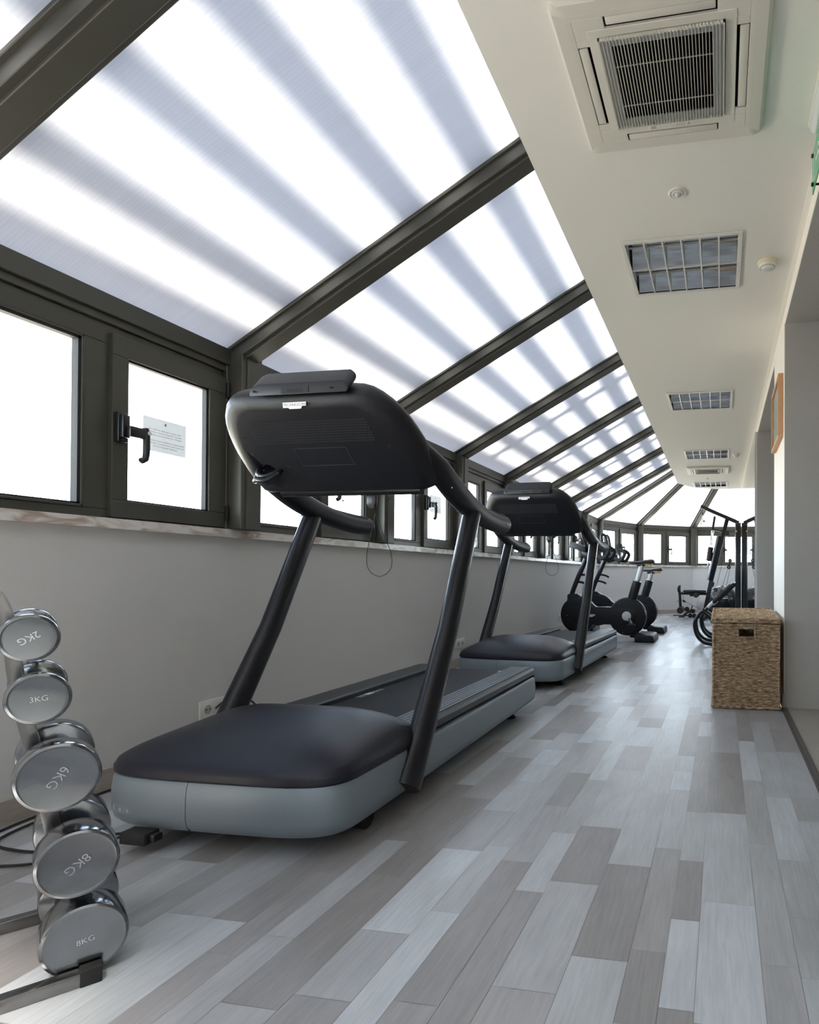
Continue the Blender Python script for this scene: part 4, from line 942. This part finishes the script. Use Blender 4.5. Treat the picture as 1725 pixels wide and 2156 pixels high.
MB().tube(smooth_path([(-.347,0,1.86),(-.372,0,1.77),(-.385,0,1.72),(-.37,0,1.715),(-.35,0,1.78),(-.332,0,1.83)],4), .007, 8).build('hand_strap', 'badge', G)
MB().sphere((-.318,0,1.775), .018, 12, 8).build('hook_ball', 'black', G)
for p, q in (((-.33,2.03),0),((.22,1.765),0),((.237,1.755),0),((.01,1.44),0),((-.07,.68),0)): MB().lathe([(.007,-.032),(.007,-.028)], (p[0],0,p[1]), (0,1,0), 10).build('bolt', 'chrome', G)
# ------------------------------------------------------------------ balls
def ball(x, y, r, m_, label):
    b = thing('exercise_ball', label, 'exercise ball', (x,y,0), 0, 'exercise balls by the far wall')
    prof = [(0,0)]+[(r*math.sin(PI*i/40)*(1+.004*math.cos(i*PI)), r-r*math.cos(PI*i/40)) for i in range(1,40)]+[(0,2*r)]
    MB().lathe(prof, n=48, cap=False).build('ball_body', m_, b); return b
b1 = ball(-.305,12.62,.21,'ballsilver','silver grey exercise ball on the floor behind the gym bench')
b2 = ball(.02,12.0,.30,'ballblack','big glossy black exercise ball beside the gym column')
for b, x, r, mm, z in ((b1,0,.21,'inkl',.27),(b2,0,.30,'badge',.36)):
    m = MB(); R_ = r+.001; vs = []
    for i in range(9):
        a = math.radians(-118+i*6)
        for z_ in (z, z+.05): 
            c = math.sqrt(max(0,R_*R_-(z_-r)**2)); vs.append((c*math.cos(a), c*math.sin(a), z_))
    m.add(vs, [(2*i,2*i+2,2*i+3,2*i+1) for i in range(8)]).build('printed_band', mm, b, smooth=False)
# ------------------------------------------------------------------ abdominal rollers: curved tube rockers with padded arms
def ab_roller(x, y, rz, label):
    A = thing('ab_roller', label, 'ab roller', (x,y,0), rz, 'ab rollers stacked beside the basket')
    for s in (-1, 1):
        yy = s*.20
        pts = smooth_path([(-.17,yy,.395),(-.225,yy,.345),(-.262,yy,.27),(-.262,yy,.19),(-.232,yy,.105),(-.165,yy,.042),(-.08,yy,.021),(.03,yy,.019),(.12,yy,.019),(.21,yy,.03),(.27,yy,.07)], 6)
        MB().tube(pts, .019, 16).build('rocker_tube', 'tube', A)
        MB().tube([(-.18,yy,.39),(-.10,yy,.33),(-.03,yy,.20),(.10,yy,.05)], .017, 12).build('brace_tube', 'tube', A)
        arm = MB().tube([(-.15,yy*.9,.40),(.16,yy*.9,.70)], .014, 16).build('arm_tube', 'tube', A)
        MB().tube([(-.118,yy*.9,.431),(-.062,yy*.9,.485)], .0185, 18).build('grey_sleeve', 'lgrey', arm)
        MB().tube([(-.055,yy*.9,.492),(.14,yy*.9,.681)], .021, 18).build('arm_pad', 'rubber', arm)
    MB().tube([(.16,-.18,.70),(.16,.18,.70)], .014, 16).build('head_bar', 'tube', A)
    m = MB(); m.prism([(.09,.0),(.24,.0),(.24,.05),(.09,.05)], (0,-.12,.30), (1,0,0), (0,0,1), (0,.24,0)); m.build('head_cushion', 'seat', A, bevel=.015)
    MB().bx(.17,.20,-.10,.10,.035,.31).build('cushion_stay', 'tube', A)
    return A
ab_roller(-.035,7.25,0,'nearer curved tube ab roller resting on the floor behind the basket')
ab_roller(.015,7.95,0,'farther curved tube ab roller just behind the nearer one')
# ------------------------------------------------------------------ folded mini stepper
St = thing('mini_stepper', 'small black folded stepper with thin rods on the floor beneath the gym bench', 'stepper', (-.60,11.75,0))
for k in range(4): MB().tube([(-.30,-.10+k*.07,.035),(.15,-.10+k*.07,.035)], .008, 8).build('rod', 'tube', St)
MB().beam((-.16,0,.0),(.02,0,.13),.04,.05,(0,1,0)).build('pedal_arm', 'black', St); MB().beam((.0,0,.06),(.06,0,.22),.02,.03,(0,1,0)).build('lever', 'black', St)
MB().lathe([(.045,-.04),(.045,.04)], (-.045,0,.155), (0,1,0), 20).build('resistance_cylinder', 'rubber', St); MB().lathe([(.04,-.08),(.04,.08)], (.07,0,.12), (0,1,0), 20).build('resistance_cylinder', 'rubber', St)
for x in (.02,.10): MB().lathe([(.04,-.09),(.04,-.06)], (x,0,.04), (0,1,0), 20).build('wheel', 'rubber', St)
MB().bx(-.20,-.09,-.05,.05,.0,.02).build('foot_plate', 'black', St); MB().bx(-.02,.20,-.12,.12,.02,.05).build('base_frame', 'tube', St)
# ------------------------------------------------------------------ woven laundry basket
K = thing('laundry_basket', 'brown woven seagrass laundry basket with lid, standing against the white pier', 'basket', (-.050,3.775,0))
BW, BD, BH = .388, .72, .535
def weave(o, ux_, uz, nrm, w, h, rows, cols, amp, hole=None, m_='wicker'):
    # real over-and-under weave as a relief mesh
    o, ux_, uz, nrm = map(Vector, (o, ux_, uz, nrm)); sr, sc_ = 4, 6; NR, NC = rows*sr, cols*sc_
    vs = []; fs = []; jit = [[rnd.uniform(.75,1.2) for c in range(cols+2)] for r in range(rows+1)]; jr = [rnd.uniform(-.12,.12) for r in range(rows+1)]
    for i in range(NR+1):
        for j in range(NC+1):
            r = i/sr; c = j/sc_; ri = min(int(r), rows-1); ci = min(int(c), cols-1)
            a = abs(math.sin(PI*r))**1.1
            wv = .5+.5*math.cos(PI*c)*(1 if ri % 2 == 0 else -1)
            d = amp*(a*(.18+.82*wv)*jit[ri][ci] )
            vs.append(o+ux_*(w*j/NC)+uz*(h*(i/NR)+ h/rows*jr[ri]*.4*math.sin(PI*r))+nrm*d)
    for i in range(NR):
        for j in range(NC):
            if hole:
                x = w*(j+.5)/NC; z = h*(i+.5)/NR
                if hole[0] < x < hole[1] and hole[2] < z < hole[3]: continue
            a = i*(NC+1)+j; fs.append((a, a+1, a+NC+2, a+NC+1))
    return MB().add(vs, fs)
HX0, HX1, HZ0, HZ1 = .150, .236, .435, .478
bod = MB()
bod2 = weave((.004,0,.012), (1,0,0), (0,0,1), (0,-1,0), BW-.008, BH-.045, 50, 14, .0105, (HX0,HX1,HZ0-.012,HZ1-.012))
bod2.add(*(lambda q: (q.v, q.f))(weave((.0,BD,.012), (0,-1,0), (0,0,1), (-1,0,0), BD, BH-.045, 50, 26, .0075)))
bod2.add(*(lambda q: (q.v, q.f))(weave((BW,0,.012), (0,1,0), (0,0,1), (1,0,0), BD, BH-.045, 50, 26, .0075)))
bod2.bx(.012,BW-.012,BD-.012,BD,.012,BH-.03); bod2.bx(.010,BW-.010,.01,BD-.01,.010,.018)
bod2.bx(.008,.012,.006,BD-.01,.012,BH-.03); bod2.bx(BW-.012,BW-.008,.006,BD-.01,.012,BH-.03)
B_ = bod2.build('basket_body', 'wicker', K, fix=False)
def braid(pts, r, name, par, pitch=.020, m_='wicker'):
    # twisted two-strand border
    P = smooth_path(pts, 1) if len(pts) < 2 else [Vector(p) for p in pts]; m = MB()
    dense = []
    for a, b in zip(P[:-1], P[1:]):
        L = (b-a).length; n = max(2, int(L/.004)); dense += [a+(b-a)*k/n for k in range(n)]
    dense.append(P[-1]); acc = 0; T_ = []
    for i, p in enumerate(dense):
        if i: acc += (p-dense[i-1]).length
        T_.append(acc)
    for ph in (0, PI):
        pts2 = []
        for i, p in enumerate(dense):
            t = (dense[min(i+1,len(dense)-1)]-dense[max(i-1,0)]).normalized(); a = Vector((0,0,1)) if abs(t.z) < .9 else Vector((0,1,0)); s = t.cross(a).normalized(); q = s.cross(t); an = 2*PI*T_[i]/pitch+ph
            pts2.append(p + (s*math.cos(an)+q*math.sin(an))*r*.55)
        m.tube(pts2, r*.72, 7)
    return m.build(name, m_, par)
braid([(0,0,.012),(BW,0,.012),(BW,BD,.012),(0,BD,.012),(0,0,.012)], .010, 'base_braid', K)
braid([(0,-.001,BH-.034),(BW,-.001,BH-.034),(BW,BD,BH-.034),(0,BD,BH-.034),(0,-.001,BH-.034)], .008, 'rim_braid', K)
for x in (.003, BW-.003): braid([(x,-.003,.02),(x,-.003,BH-.04)], .0065, 'corner_braid', K)
braid([(HX0-.004,-.006,HZ0-.008),(HX1+.012,-.006,HZ0-.008),(HX1+.012,-.006,HZ1+.008),(HX0-.004,-.006,HZ1+.008),(HX0-.004,-.006,HZ0-.008)], .0065, 'handle_braid', K, .014)
LZ = BH-.018; rise = .022
lid = weave((-.004,-.004,LZ+.018), (1,0,0), (0,1,rise/BD), (0,0,1), BW+.008, BD+.008, 60, 15, .006)
lid.add([(-.004,-.004,LZ+.004),(BW+.004,-.004,LZ+.004),(BW+.004,BD+.004,LZ+.004+rise),(-.004,BD+.004,LZ+.004+rise),(-.004,-.004,LZ+.018),(BW+.004,-.004,LZ+.018),(BW+.004,BD+.004,LZ+.018+rise),(-.004,BD+.004,LZ+.018+rise)], [(3,2,1,0),(0,1,5,4),(1,2,6,5),(2,3,7,6),(3,0,4,7)])
LD = lid.build('lid', 'wicker', K, fix=False)
braid([(-.004,-.006,LZ+.006),(BW+.004,-.006,LZ+.006),(BW+.004,BD,LZ+.006+rise),(-.004,BD,LZ+.006+rise),(-.004,-.006,LZ+.006)], .009, 'lid_edge_braid', LD)
braid([(-.002,-.004,LZ+.021),(BW+.002,-.004,LZ+.021),(BW+.002,BD,LZ+.021+rise),(-.002,BD,LZ+.021+rise),(-.002,-.004,LZ+.021)], .007, 'lid_top_braid', LD)
# ------------------------------------------------------------------ light
w = bpy.data.worlds.new('sky'); bpy.context.scene.world = w; w.use_nodes = True; nt = w.node_tree; bg = nt.nodes['Background']
tc = nt.nodes.new('ShaderNodeTexCoord'); sp = nt.nodes.new('ShaderNodeSeparateXYZ'); nt.links.new(tc.outputs['Generated'], sp.inputs[0])
mr_ = nt.nodes.new('ShaderNodeMapRange'); mr_.inputs['From Min'].default_value = -1; mr_.inputs['From Max'].default_value = 1; nt.links.new(sp.outputs[2], mr_.inputs[0])
rp = nt.nodes.new('ShaderNodeValToRGB'); e = rp.color_ramp.elements
e[0].position = 0; e[0].color = (.30,.255,.205,1); e[1].position = 1; e[1].color = (.045,.055,.075,1)
for ps, cc in ((.40,(.54,.475,.40,1)),(.49,(.78,.74,.70,1)),(.52,(.84,.90,.98,1)),(.58,(.72,.82,.96,1)),(.68,(.30,.35,.44,1)),(.80,(.07,.085,.115,1))): k = rp.color_ramp.elements.new(ps); k.color = cc
nt.links.new(mr_.outputs[0], rp.inputs[0]); nt.links.new(rp.outputs[0], bg.inputs[0]); bg.inputs[1].default_value = 11.0
sd = bpy.data.lights.new('sun', 'SUN'); sd.energy = 24.0; sd.angle = math.radians(22); sd.color = (1,.89,.76)
so = bpy.data.objects.new('sun', sd); C.objects.link(so); so.rotation_euler = SUN.to_track_quat('Z','Y').to_euler(); so.location = (3,-3,8)
sc = bpy.context.scene
sc.view_settings.view_transform = 'Standard'; sc.view_settings.look = 'None'; sc.view_settings.gamma = 1; sc.view_settings.use_curve_mapping = False
sc.view_settings.exposure = 1.15
sc.cycles.max_bounces = 12; sc.cycles.diffuse_bounces = 6; sc.cycles.glossy_bounces = 5; sc.cycles.transparent_max_bounces = 16; sc.cycles.transmission_bounces = 6
sc.cycles.sample_clamp_indirect = 8; sc.cycles.use_denoising = True; sc.cycles.caustics_reflective = False; sc.cycles.caustics_refractive = False
